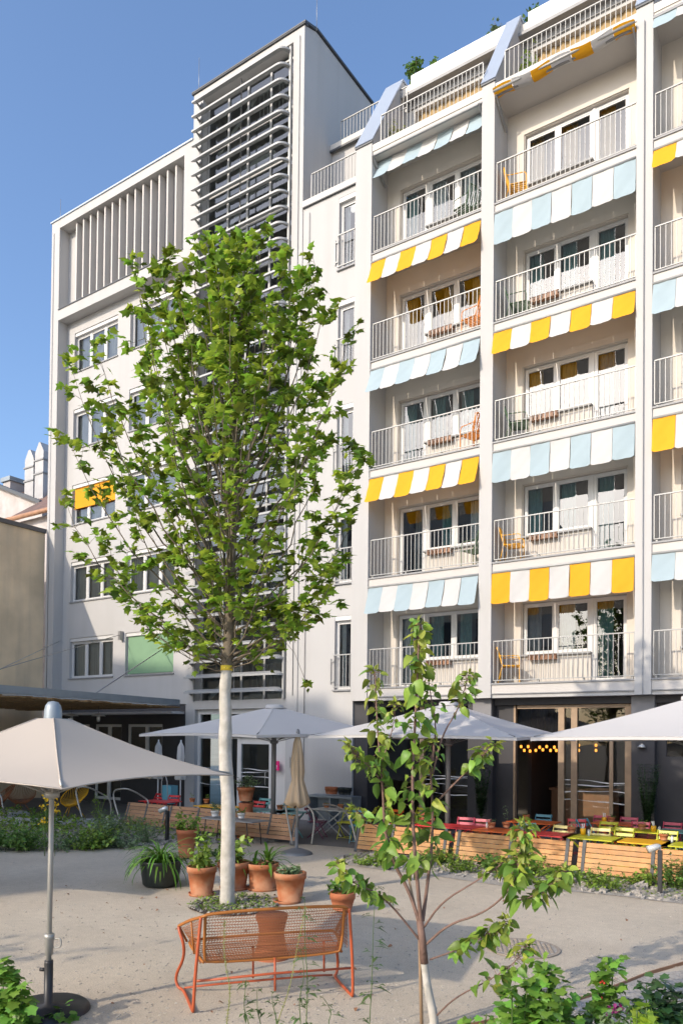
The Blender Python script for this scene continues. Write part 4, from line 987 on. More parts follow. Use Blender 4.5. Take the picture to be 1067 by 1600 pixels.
b=MB(); g=G(538,1351); b.box(g.x-.015,g.x+.015,g.y-.01,g.y+.01,0,.16); b.bar((g.x,g.y,.13),(g.x+.12,g.y+.02,.16),.015); o=b.build('ground_spike','black',at=Vector((g.x,g.y,0))); tag(o,'short black ground spike at the corner of the gravel bed','stake')
# ================================================================== CAFE FURNITURE
def bistro_chair(mt):
    t=thing('bistro_chair','x','chair',(0,0,0),'folding slatted bistro chairs on the terraces')
    s=MB()
    for k in range(6): y=-.19+k*.072; s.box(-.2,.2,y,y+.05,.435,.45)
    s.tube([(-.2,-.2,.43),(-.2,.22,.43)],.008,5); s.tube([(.2,-.2,.43),(.2,.22,.43)],.008,5); s.build('seat',mt,t)
    s=MB()
    for z in (.66,.77): s.obox((0,.275+(z-.66)*.3,z),(1,0,0),(0,1,-.25),(0,.25,1),.205,.006,.032)
    s.build('backrest',mt,t)
    s=MB()
    for x in (-.19,.19):
        s.bar((x,-.2,0),(x,.30,.81),.016,.022); s.bar((x*.9,.24,0),(x*.9,-.18,.43),.016,.022)
    s.tube([(-.17,.22,.03),(.17,.22,.03)],.007,5); s.tube([(-.19,-.17,.05),(.19,-.17,.05)],.007,5)
    s.build('frame',mt,t); return t
cp_={}
CN={'c_red':'red','c_pink':'pink','c_lime':'lime green','c_yellow':'pale yellow','c_orange':'orange','c_teal':'turquoise','c_blue':'petrol blue','c_plum':'dark plum','c_gold':'orange yellow','c_yel2':'golden yellow'}
def chair(mt,x,y,rz,lab):
    if mt not in cp_:
        cp_[mt]=bistro_chair(mt); o=cp_[mt]; o.location=(x,y,.012); o.rotation_euler=(0,0,rz); o['label']=lab; o.scale=(.88,.88,.86)
    else: dup(cp_[mt],(x,y,.012),rz,lab).scale=(.88,.88,.86)
def table(mt,x,y,rz,lab,w=.95,d=.66,h=.71):
    h=h*.86
    t=thing('bistro_table',lab,'table',(0,0,0),'coloured folding tables on the terraces')
    s=MB(); s.box(-w/2,w/2,-d/2,d/2,h-.018,h); s.build('table_top',mt,t)
    for sy in (-1,1):
        s=MB(); s.bar((-w/2+.1,sy*d*.36,0.01),(w/2-.1,sy*d*.36,h-.03),.02,.03); s.bar((w/2-.1,sy*(d*.36-.03),0.01),(-w/2+.1,sy*(d*.36-.03),h-.03),.02,.03); s.build('leg',mt,t)
    t.location=(x,y,.006); t.rotation_euler=(0,0,rz); return t
def X_(px,Y): return YP(px,1280,Y).x
# row A, against the screens
ya=13.62
table('c_red',X_(700,ya),ya,0,'red folding table behind the middle screen, left of the orange one',1.25,.66)
table('c_orange',X_(775,ya),ya,0,'orange folding table edge beside the long red one behind the middle screen',.7,.66,.705)
table('c_red',X_(855,ya),ya,0,'red folding table touching the lime green one by the pale yellow chairs',.95,.66)
table('c_lime',X_(925,ya),ya,.0,'lime green folding table touching a red one at the right hand screen',.85,.66)
table('c_yel2',X_(1010,ya),ya,0,'golden yellow folding table behind the right hand spotlight',.8,.66)
table('c_lime',X_(1075,ya),ya,0,'lime green folding table cut by the right picture edge',.7,.66)
yb=14.55
for mt,px,Y,rz,l in (('c_pink',757,14.5,0,'pink folding chair behind the long red table'),('c_pink',735,14.6,.2,'pink folding chair left of another pink one, behind the long red table'),
  ('c_teal',826,14.45,0,'turquoise folding chair behind the red table in the middle'),('c_yellow',882,14.4,0,'pale yellow folding chair between the red and lime green tables'),
  ('c_yellow',942,14.4,.05,'pale yellow folding chair behind the lime green table'),('c_lime',978,14.75,0,'lime green folding chair in front of the lime green table, left one'),
  ('c_lime',1045,14.75,.0,'lime green folding chair in front of the lime green table, right one'),
  ('c_red',905,15.6,.25,'red folding chair before the café glass door'),('c_lime',948,15.5,-.1,'lime green folding chair at the back orange table'),
  ('c_pink',940,16.7,0,'pink folding chair at the café glass, left of two'),('c_pink',983,16.7,.05,'pink folding chair at the café glass, right of two'),
  ('c_pink',1000,15.9,0,'pink folding chair left of the potted palm by the dark wall'),('c_pink',1050,16.2,0,'pink folding chair at the right edge near the dark wall'),('c_pink',1090,16.2,0,'pink folding chair cut by the right picture edge'),
  ('c_blue',848,16.1,0,'petrol blue folding chair at the orange table before the open door'),('c_orange',672,14.9,.1,'orange folding chair beside the umbrella pole'),('c_lime',660,15.8,0,'lime green folding chair behind the orange chair at the dark café opening'),
  ('c_orange',615,15.0,-.3,'orange folding chair seen through the young tree'),('c_blue',930,15.9,1.2,'petrol blue folding chair between the red and lime green ones')):
    chair(mt,X_(px,Y),Y-.35 if Y<15 else Y-.2,rz,l)
table('c_lime',X_(1003,15.2),15.2,0,'lime green folding table in the middle row at the right',1.15,.66,.72)
table('c_orange',X_(835,15.5),15.45,.0,'orange folding table before the open café door',.95,.66)
table('c_orange',X_(958,16.2),16.25,0,'orange folding table close to the café glass',.8,.6)
table('c_teal',X_(1062,15.6),15.6,0,'turquoise folding table near the right picture edge',.7,.6)
# middle group
table('tabletop_w',X_(520,15.0),15.0,0,'pale square table by the white wall',.95,.6)
for mt,px,Y,rz,l in (('c_plum',497,14.3,1.9,'dark plum folding chair beside the closed sand parasol'),('c_lime',542,14.55,.15,'lime green folding chair facing the viewer at the pale table'),('c_lime',572,15.3,-1.2,'lime green folding chair turned sideways behind the young tree'),('c_blue',560,14.2,.4,'petrol blue folding chair by the end of the larch screen')):
    chair(mt,X_(px,Y),Y,rz,l)
# left terrace
for mt,px,Y,w,l in (('c_teal',415,13.9,1.5,'turquoise table round the umbrella pole on the left terrace'),('c_teal',452,13.9,.7,'turquoise table right of the umbrella pole'),('c_yel2',345,13.9,1.3,'golden yellow table on the left terrace behind the trunk'),('c_red',250,14.0,1.0,'red folding table on the shaded left terrace')):
    table(mt,X_(px,Y),Y,0,l,w,.6,.70)
for mt,px,Y,rz,l in (('c_red',400,14.6,.1,'red folding chair at the turquoise tables'),('c_teal',408,15.4,0,'turquoise folding chair behind the umbrella pole'),('c_yel2',449,15.0,0,'golden yellow folding chair by the entrance wall'),('c_teal',446,14.5,0,'turquoise folding chair at the small turquoise table'),('c_red',244,14.8,0,'red folding chair on the shaded terrace, left of two'),('c_red',268,14.6,.2,'red folding chair on the shaded terrace, right of two')):
    chair(mt,X_(px,Y),Y-.1,rz,l)
# table pots
def tpot(px,Y,mt,pl,lab,zb=.612,r=.065,h=.12,ph=.18,n=40,L=.03,kind='lance',seed=1):
    x=X_(px,Y); t=thing('potted_plant',lab,'potted plant',(x,Y,zb),'small pots on the café tables')
    b=MB(); pot(b,(x,Y),r,h,rimh=h*.25,z=zb); b.build('pot',mt,t); b=MB(); bushy(b,(x,Y),zb+h*.9,r*1.3,ph,n,L,kind,seed); b.build('foliage',pl,t)
for k,(px,Y,lab,ph,pl) in enumerate(((768,13.65,'small terracotta pot with a sprig on the long red table',.15,'grey_leaf'),(791,13.85,'small pot with tall sparse olive twigs on the orange table',.5,'grey_leaf'),
   (893,13.85,'small terracotta pot with succulent between red and lime tables',.12,'grey_leaf'),(1037,13.8,'small terracotta pot on the golden yellow table',.05,'herb'),(1003,15.2,'small terracotta pot with herbs on the lime green table',.18,'herb'),
   (822,15.5,'terracotta pot on the orange table by the open door',.05,'herb'),(955,16.2,'terracotta pot on the orange table near the café glass',.08,'herb'),
   (437,13.9,'terracotta pot on the turquoise table',.05,'herb'),(392,14.0,'orange terracotta pot between turquoise and golden tables',.05,'herb'),(300,14.0,'terracotta pot with seedlings on the golden table, left one',.25,'herb2'),(322,14.05,'terracotta pot with seedlings on the golden table, right one',.22,'herb2'),
   (510,15.0,'terracotta pot on the pale table, left one',.04,'herb'),(532,15.05,'terracotta pot on the pale table, right one',.04,'herb'))):
    tpot(px,Y,'terra',pl,lab,ph=ph,r=.075,h=.13,seed=60+k)
def shaker(px,Y,mt,lab,kind='cutlery_pot',cat='container',r=.05,h=.12,zb=.612):
    x=X_(px,Y); t=thing(kind,lab,cat,(x,Y,zb))
    b=MB(); b.lathe((x,Y,zb),[(0,0),(r*.8,0),(r,h*.6),(r*.95,h),(r*.85,h),(r*.8,h*.7),(0,h*.7)],14); b.build('body',mt,t)
    if kind=='cutlery_pot':
        c=MB(); q=random.Random(int(px)); 
        for _ in range(5): c.bar((x+q.uniform(-.02,.02),Y+q.uniform(-.02,.02),zb+.06),(x+q.uniform(-.05,.05),Y+q.uniform(-.05,.05),zb+.2),.012,.004)
        c.build('cutlery','white',t)
    else:
        c=MB(); c.lathe((x,Y,zb+h),[(r*.9,0),(r*.6,.02),(0,.025)],12); c.build('lid','alu',t)
for px,Y,mt,lab in ((911,13.85,'c_yel2','yellow pot of cutlery between the succulent and the shaker'),(1021,15.15,'c_yel2','yellow pot of cutlery on the lime green table'),(944,16.2,'c_yel2','yellow pot of cutlery on the orange table by the glass')): shaker(px,Y,mt,lab)
for px,Y,lab in ((920,13.75,'glass shaker on the lime green table next to the cutlery pot'),(761,13.75,'glass shaker on the long red table'),(1050,13.75,'glass shaker on the golden yellow table'),(1030,15.1,'glass shaker on the lime green table at the back'),(428,13.8,'glass shaker on the turquoise table by the pole')): shaker(px,Y,'glassware',lab,'shaker','shaker',.025,.10)
# palms before the dark walls
def palm(px,Y,r,h,ph,lab,seed):
    x=X_(px,Y); t=thing('potted_plant',lab,'potted plant',(x,Y,0)); b=MB(); pot(b,(x,Y),r,h); b.build('pot','terradark',t)
    b=MB(); q=random.Random(seed)
    for k in range(44):
        a=q.uniform(0,2*PI); l=ph*q.uniform(.35,1); hd=Vector((math.cos(a)*.10,math.sin(a)*.10,1)).normalized(); p=Vector((x,Y,h))
        P=[p+hd*l*t_/5+Vector((math.cos(a),math.sin(a),0))*.06*(t_/5)**2*l for t_ in range(6)]; b.tube(P,.004,4)
        for i in range(2,6):
            for sgn in (-1,1): 
                for m_ in range(2): b.leaf(P[i]-hd*.06*m_,Vector((-math.sin(a)*sgn,math.cos(a)*sgn,.6)),Vector((0,0,1)),.16,'lance',W=.03)
    b.build('foliage','darkleaf',t)
palm(752,16.9,.2,.34,1.35,'slim potted palm by the dark column left of the open door',3); palm(1012,16.9,.2,.34,1.5,'slim potted palm by the dark wall right of the café glass',4)
# sideboard with pots by the white wall
t=thing('sideboard','grey steel sideboard standing against the white wall','sideboard',(-12.2,16.8,0))
b=MB(); x0=X_(487,16.8); x1=X_(556,16.8); b.box(x0,x1,16.6,17.05,.72,.78); b.box(x0,x1,17.0,17.04,.1,.72)
b.build('shelf_board','steelbeam',t)
for x in (x0+.03,(x0+x1)/2,x1-.03): b=MB(); b.box(x-.02,x+.02,16.62,17.0,0,.719); b.build('leg','steelbeam',t)
for k,(px,mt) in enumerate(((514,'terra'),(521,'terradark'),(534,'blackplastic'),(542,'blackplastic'))):
    x=X_(px,16.8); b=MB(); pot(b,(x,16.8),.12,.22,z=.782); o=b.build('empty_pot',mt,at=Vector((x,16.8,.78))); tag(o,('terracotta pot, left one on the grey sideboard','dark terracotta pot in the middle of the grey sideboard','black plastic pot on the grey sideboard beside the terracotta ones','black plastic pot at the right end of the grey sideboard')[k],'pot','pots on the grey sideboard')
# acapulco chairs on the left patio
def acap(px,Y,mt,rz,lab,s=1.):
    x=X_(px,Y); t=thing('string_chair',lab,'chair',(0,0,0))
    b=MB(); n=40; ring=[]; 
    for k in range(n):
        a=2*PI*k/n; ring.append(Vector((.40*math.cos(a),.10+.42*math.sin(a)*.75,.62+.26*math.sin(a))))
    b.tube(ring,.012,6,closed=True)
    hub=[Vector((.10*math.cos(2*PI*k/n),-.0+.10*math.sin(2*PI*k/n),.34)) for k in range(n)]; b.tube(hub,.008,5,closed=True); b.build('rim',mt,t)
    c=MB()
    for k in range(n): c.tube([ring[k],ring[k].lerp(hub[k],.55)+Vector((0,0,-.05)),hub[k]],.007,4)
    c.build('cords',mt,t)
    l=MB()
    for a in (30,150,270): l.tube([(.1*math.cos(rad(a)),.1*math.sin(rad(a)),.34),(.36*math.cos(rad(a)),.36*math.sin(rad(a)),0)],.011,6)
    l.build('legs',mt,t); t.location=(x,Y,0); t.rotation_euler=(0,0,rz); return t
acap(32,13.2,'cord',1.0,'rust brown string chair on the left patio, fully visible one'); acap(-2,12.6,'cord',-.4,'rust brown string chair cut by the left picture edge'); acap(112,13.6,'c_yel2',.2,'yellow string chair under the beige parasol')
t=thing('blue_trolley','blue and grey trolley bag on the shaded left terrace','bag',(X_(262,14.9),14.9,0))
b=MB(); x=X_(264,14.9); b.box(x-.17,x+.17,14.8,15.05,.45,.95); b.build('body','c_blue',t); b=MB(); b.tube(smooth([(x-.2,14.8,.6),(x-.2,14.8,1.2),(x,14.8,1.22),(x+.05,14.8,.6)],1),.015,6); b.build('handle','rail',t)
# ================================================================== BED PLANTS
def clump(px,pb,rx,h,n,L,mt,kind,lab,seed,name='garden_plant',cat='plant',blades=0,grp='plants in the gravel bed'):
    g=G(px,pb); t=thing(name,lab,cat,(g.x,g.y,0),grp); b=MB(); s=MB(); rx*=1.15; h*=1.2; n=int(n*1.4)
    bushy(b,(g.x,g.y),0,rx,h,n,L,kind,seed,stem=s)
    if blades: blade_plant(b,(g.x,g.y),0,blades,h*1.3,.006,.5,.8,seed,1.1)
    b.build('foliage',mt,t); s.build('stem','weed',t)
for k,(px,pb,rx,h,n,L,mt,kd,bl,lab) in enumerate((
 (590,1352,.42,.24,360,.06,'herb2','oval',0,'low bright green plant at the left corner of the gravel bed'),
 (690,1350,.40,.32,420,.06,'herb2','lance',60,'grassy tuft before the gap between two larch screens'),
 (720,1362,.35,.26,300,.05,'herb2','oval',20,'spreading light green weed right of the grassy tuft'),
 (775,1362,.35,.34,360,.07,'herb','oval',0,'bushy green plant before the middle larch screen'),
 (828,1372,.40,.42,460,.06,'herb2','lance',50,'tall yellowish green weed before the middle larch screen'),
 (880,1376,.30,.26,320,.055,'herb','oval',0,'dark green clump before the post between the two right screens'),
 (942,1390,.38,.36,420,.055,'herb2','lance',60,'feathery green plant left of the right hand spotlight'),
 (1003,1385,.26,.24,220,.06,'herb2','oval',0,'small leafy plant directly left of the right hand spotlight post'),
 (1056,1388,.42,.5,620,.055,'herb','oval',0,'dense bush at the right edge of the gravel bed'),
 (860,1386,.26,.14,160,.04,'lime','lance',30,'low creeping green mat at the path edge of the gravel bed'),
 (655,1345,.2,.2,120,.05,'grey_leaf','oval',0,'small grey green plant beside the dark spotlight post'))):
    clump(px,pb,rx,h,n,L,mt,kd,lab,100+k,blades=bl)
for k,(px,pb,rx,h,n,L,mt,kd,bl,lab) in enumerate((
 (10,1328,.55,.55,700,.07,'herb','oval',0,'dense dark green herb at the left picture edge'),
 (45,1330,.5,.5,600,.06,'herb','lance',40,'dark green herb just left of the parasol pole'),
 (72,1300,.4,.7,300,.06,'herb','oval',20,'tall yellow flowering plant behind the parasol pole'),
 (105,1328,.5,.34,520,.06,'grey_leaf','lance',40,'grey green herb right of the parasol pole'),
 (145,1326,.5,.42,520,.09,'herb2','oval',0,'bright green broad leaved plant in the left bed'),
 (172,1312,.45,.62,420,.07,'grey_leaf','lance',70,'tall blue green feathery plant in the left bed'),
 (192,1326,.45,.32,400,.05,'grey_leaf','oval',30,'low grey green plant at the end of the left bed'),
 (155,1300,.3,.95,160,.05,'herb2','lance',30,'tall thin fennel rising before the handrail'),
 (230,1318,.4,.55,300,.05,'grey_leaf','lance',60,'blue green grass tuft behind the black pot'),
 (205,1300,.35,.5,200,.05,'grey_leaf','lance',50,'blue green tuft before the brown screen'),
 (300,1320,.35,.25,220,.05,'herb','oval',0,'low herb between the pots and the brown screen'),
 (345,1338,.3,.2,160,.06,'herb','oval',0,'low green plant under the side table'))):
    clump(px,pb,rx,h,n,L,mt,kd,lab,140+k,blades=bl,grp='plants in the left bed')
b=MB(); 
for px,py in ((72,1245),(70,1260),(87,1268),(76,1280),(67,1288),(85,1250),(88,1258),(73,1250)):
    p=D(px,py,14.6); 
    for q in range(9): b.leaf(p+Vector((R.gauss(0,.03),R.gauss(0,.03),R.gauss(0,.04))),Vector((R.gauss(0,1),R.gauss(0,1),R.gauss(0,1))),Vector((R.gauss(0,1),R.gauss(0,1),1)),.06,'oval')
fp=D(76,1268,14.6); t=thing('flower_stalks','yellow blossoms on tall stalks behind the parasol pole','flowers',(fp.x,fp.y,0)); b.build('blossoms','flower_y',t)
b=MB(); 
for px,py in ((72,1245),(87,1258),(70,1285)): p=D(px,py,14.6); b.tube([(p.x,p.y,0),p],.006,4)
b.build('stem','weed',t)
# ground cover (nobody could count it)
b=MB(); q=random.Random(5)
for _ in range(1500):
    x=q.uniform(-21,-11.2); y=q.uniform(9.4,12.8); 
    if x>-14 and y<11+ (x+14)*.5: continue
    for _k in range(3): b.leaf((x+q.gauss(0,.05),y+q.gauss(0,.05),q.uniform(.02,.28)),Vector((q.gauss(0,1),q.gauss(0,1),q.uniform(.2,1))),Vector((q.gauss(0,.4),q.gauss(0,.4),1)),q.uniform(.05,.12),'lance')
for _ in range(260):
    a=q.uniform(0,2*PI); r=.6*math.sqrt(q.random())
    for _k in range(3): b.leaf((-7.1+r*math.cos(a)+q.gauss(0,.02),7.9+r*math.sin(a)+q.gauss(0,.02),q.uniform(.02,.07)),Vector((q.gauss(0,1),q.gauss(0,1),q.uniform(.2,.8))),Vector((0,0,1)),q.uniform(.02,.05),'oval')
for _ in range(500):
    x=q.uniform(-8.2,0); y=q.uniform(11.9,13.2)
    for _k in range(3): b.leaf((x+q.gauss(0,.04),y+q.gauss(0,.03),q.uniform(.01,.06)),Vector((q.gauss(0,1),q.gauss(0,1),q.uniform(.1,.9))),Vector((0,0,1)),q.uniform(.03,.07),'lance')
o=b.build('ground_cover','herb2'); o['kind']='stuff'
# pebbles in the gravel bed
b=MB()
for _ in range(700):
    x=q.uniform(-8.3,.2); y=q.uniform(11.75,13.2); s=q.uniform(.012,.05)*(1 if q.random()<.9 else 1.8)
    b.obox((x,y,s*.4),(q.random(),q.random(),q.random()*.3),(q.random()-.5,q.random(),.1),(0,.1,1),s,s*.8,s*.5)
for _ in range(500):
    x=q.uniform(-17,-11.5); y=q.uniform(10.5,13.0); s=q.uniform(.02,.06)
    b.obox((x,y,s*.4),(q.random(),q.random(),q.random()*.3),(q.random()-.5,q.random(),.1),(0,.1,1),s,s*.8,s*.5)
o=b.build('bed_stones','gravel'); o['kind']='stuff'
# loose grit on the path
b=MB()
for _ in range(2600):
    p=G(q.uniform(-20,1087),1340+260*q.random()**.8); s=q.uniform(.003,.009)
    b.obox((p.x,p.y,s*.3),(q.random(),q.random(),q.random()*.3),(q.random()-.5,q.random(),.1),(0,.1,1),s,s*.8,s*.5)
o=b.build('path_grit','gravel'); o['kind']='stuff'
# ================================================================== ROOF PLANTS
for k,(px,py,Y,rx,h,n,L,mt,lab) in enumerate(((650,128,19.2,.38,.75,260,.11,'herb','bushy shrub in the white roof planter, leftmost'),(683,98,19.25,.3,.35,160,.09,'herb','small rounded shrub second from left in the roof planter'),(722,72,19.3,.22,.2,60,.08,'darkleaf','low tuft just above the roof planter edge'),(780,42,19.3,.35,.5,110,.12,'grey_leaf','thin grassy plant on the roof beside the middle pillar cap'),(838,14,19.3,.4,.4,260,.1,'herb','shrub in the right roof planter at the top picture edge'))):
    p=YP(px,py,Y); zb=21.36; t=thing('roof_shrub',lab,'shrub',(p.x,Y,zb),'shrubs on the roof terrace')
    b=MB(); s=MB(); bushy(b,(p.x,Y),zb-.02,rx,h,n,L,'lance' if k==3 else 'oval',200+k,stem=s); b.build('foliage',mt,t); s.build('stem','bark',t)
for k,(px,py,lab) in enumerate(((618,196,'pale climbing plant behind the roof railing, left bay'),(826,95,'green climbing plant behind the roof railing, middle bay'))):
    p=YP(px,py,18.0); t=thing('climbing_plant',lab,'plant',(p.x,18.0,18.1)); b=MB(); s=MB(); bushy(b,(p.x,18.0),18.15,.32,1.5,420,.09,'lance',210+k,stem=s); b.build('foliage','straw' if k==0 else 'herb2',t); s.build('stem','bark',t)
# ================================================================== PLANE TREE
TB=Vector((-7.19,7.86,0)); TD=depth(TB)
tree=thing('plane_tree','tall young plane tree with whitewashed trunk and loose bright green crown','tree',TB)
def tp(px,py,dz=0.): return D(px,py,TD+dz)
q=random.Random(11)
trunk=[TB,tp(356,1330),tp(357,1250),tp(351,1180),tp(353,1120),tp(351,1085),tp(354,1046)]
tr=[.105,.096,.09,.086,.083,.078,.08]
tk=MB(); sp=smooth(trunk,2); n=len(sp); rs=[.104-.030*i/(n-1)+.004*math.sin(i*1.7) for i in range(n)]; tk.tube(sp,rs,14); o=tk.build('trunk','whitebark',tree)
yt=MB(); a_,b_=sp[-1]-Vector((0,0,.02)),sp[-1]+Vector((0,0,.05)); yt.tube([a_,b_],.083,14); yt.build('yellow_band','tag',o)
up=MB(); lead=[tp(354,1046),tp(358,1000,.05),tp(360,930,0),tp(362,860,-.05),tp(366,780,.05),tp(366,680,0),tp(372,580,.05),tp(378,480,0),tp(385,372,0)]
ls=smooth(lead,2); n=len(ls); up.tube(ls,[.078*(1-i/n)**.8+.006 for i in range(n)],10)
leafs=MB()
ends=[ # px,py,depth offset, start index fraction along leader
 (112,575,.3,.05),(108,690,-.4,.0),(105,790,.2,.0),(150,605,-.8,.1),(150,540,.5,.12),(215,440,.2,.22),(230,500,-.7,.2),(165,860,-.5,.0),(195,915,.6,.0),(235,975,-.4,.0),(290,1000,.5,.0),
 (265,400,.3,.35),(320,392,-.4,.45),(300,470,.9,.35),(352,385,.5,.6),(412,378,.2,.65),(440,425,-.5,.5),(495,425,.3,.4),(505,490,-.4,.35),(545,530,.3,.25),(525,590,-.5,.22),(560,705,.2,.08),(540,745,-.6,.1),(552,800,.2,.0),
 (530,880,-.4,.0),(500,925,.5,.0),(465,950,-.6,.0),(430,960,.5,.0),(250,610,-1.2,.15),(290,700,1.3,.12),(440,620,1.4,.2),(470,690,-1.3,.12),(330,560,-1.5,.25),(400,520,1.3,.35),(420,850,-1.4,.04),(280,790,.9,.05),
 (350,640,-1.7,.15),(360,480,-1.0,.4),(420,470,-.9,.4),(250,720,-.2,.08),(200,760,.8,.03),(480,560,.9,.25),(330,900,-.9,.0),(380,900,.8,.02),(230,560,.6,.18),(315,620,.8,.25),(455,500,.3,.35),(340,450,.2,.5),(390,440,.6,.55),(215,660,-.5,.06),(175,690,.2,.04),(300,540,-.5,.25),(400,600,-.9,.25),(310,760,-.7,.08),(350,560,.5,.35),(260,500,.2,.25),(450,880,.4,.02),(275,930,.2,.0),
 (300,412,.2,.6),(335,402,-.3,.6),(372,372,.2,.7),(395,368,-.2,.75),(458,440,-.3,.5),(478,432,.3,.5),(255,430,-.3,.45),(240,455,.3,.4),(350,420,-.5,.6),(280,470,.5,.4),(358,690,.4,.2),(390,800,-.6,.08),(340,830,.5,.04),(370,620,1.0,.3),(300,650,0,.2),(340,720,-1.,.15),(330,500,.6,.4),(375,520,-.3,.45),(365,420,-.3,.6),(280,440,-.2,.4),(470,460,.2,.45),(505,620,.4,.2),(510,690,0,.12)]
def bez(a,b,c,n): return [a*(1-t)**2+b*2*t*(1-t)+c*t*t for t in [i/n for i in range(n+1)]]
def plane_leaves(p,dirv,k,L0=.128):
    for _ in range(k):
        if p.z<3.7+q.uniform(-.3,.3) and q.random()<.7 and L0>.11: continue
        d=Vector((q.gauss(0,1),q.gauss(0,1),q.gauss(-.15,.6)))+dirv*.8
        leafs.leaf(p+Vector((q.gauss(0,.04),q.gauss(0,.04),q.gauss(0,.035))),d,Vector((q.gauss(0,.55),q.gauss(0,.55),1))-tosun*(-.3),L0*q.choice((.5,.7,.85,1,1.15,1.3)),'plane',W=L0*q.uniform(.7,1.15),curl=q.uniform(.05,.45))
for (px,py,dz,f) in ends:
    en=tp(px,py,dz); fz_=max(f,min(.75,((1010-py)/640.)*.62-.03)); fz_=f*.35+fz_*.65; st_=ls[min(int(fz_*(len(ls)-1)),len(ls)-2)]
    mid=st_.lerp(en,.5); hv=Vector((en.x-st_.x,en.y-st_.y,0)); mid=mid+hv*.22-Vector((0,0,1))*min(.5,hv.length*.2)+Vector((q.gauss(0,.06),q.gauss(0,.06),0))
    P=bez(st_,mid,en,10); P=[P[0]]+[p+Vector((q.gauss(0,.02),q.gauss(0,.02),q.gauss(0,.02))) for p in P[1:-1]]+[P[-1]]
    L_=(en-st_).length; r0=min(.017,.004+.005*L_); up.tube(P,[r0*(1-.85*i/10) for i in range(11)],6)
    for i in range(2,11):
        t_=i/10; pp=P[i]; dr_=(P[i]-P[i-1]).normalized()
        if t_<.35 and L_>2.5: continue
        for _ in range(2 if (q.random()<.7 and abs(px-355)>95) or q.random()<.3 else 1):
            v=(dr_*.6+Vector((q.gauss(0,.6),q.gauss(0,.6),q.gauss(.25,.45)))).normalized(); l=q.uniform(.14,.42)*(1.1-.35*t_)
            e_=pp+v*l; up.tube([pp,pp.lerp(e_,.5)+Vector((0,0,-.01)),e_],[.004,.003,.002],3,caps=False)
            for k_ in range(3): plane_leaves(pp.lerp(e_,.62+.2*k_),v,3 if k_==2 else 2)
    plane_leaves(en,(P[-1]-P[-2]).normalized(),7)
for i in range(int(len(ls)*.45),len(ls)):
    plane_leaves(ls[i],Vector((0,0,1)),6)
# hanging twig
P=bez(tp(440,1010),tp(455,1000),tp(478,1050),6)
P2=[tp(362,1040),tp(400,1010,.1),tp(430,975,.1),tp(455,960,.2)]; up.tube(smooth(P2,2),[.028-.0015*i for i in range(len(smooth(P2,2)))],6)
P3=[tp(352,1035),tp(330,1010,-.1),tp(300,975,-.2),tp(270,940,-.2)]; up.tube(smooth(P3,2),[.026-.0014*i for i in range(len(smooth(P3,2)))],6)
plane_leaves(tp(478,1068),Vector((.3,0,-1)),6,.10); up.tube([tp(430,985),tp(460,1020),tp(478,1066)],.003,4)
up.build('branches','bark',tree)
o=leafs.build('crown','planeleaf',tree)
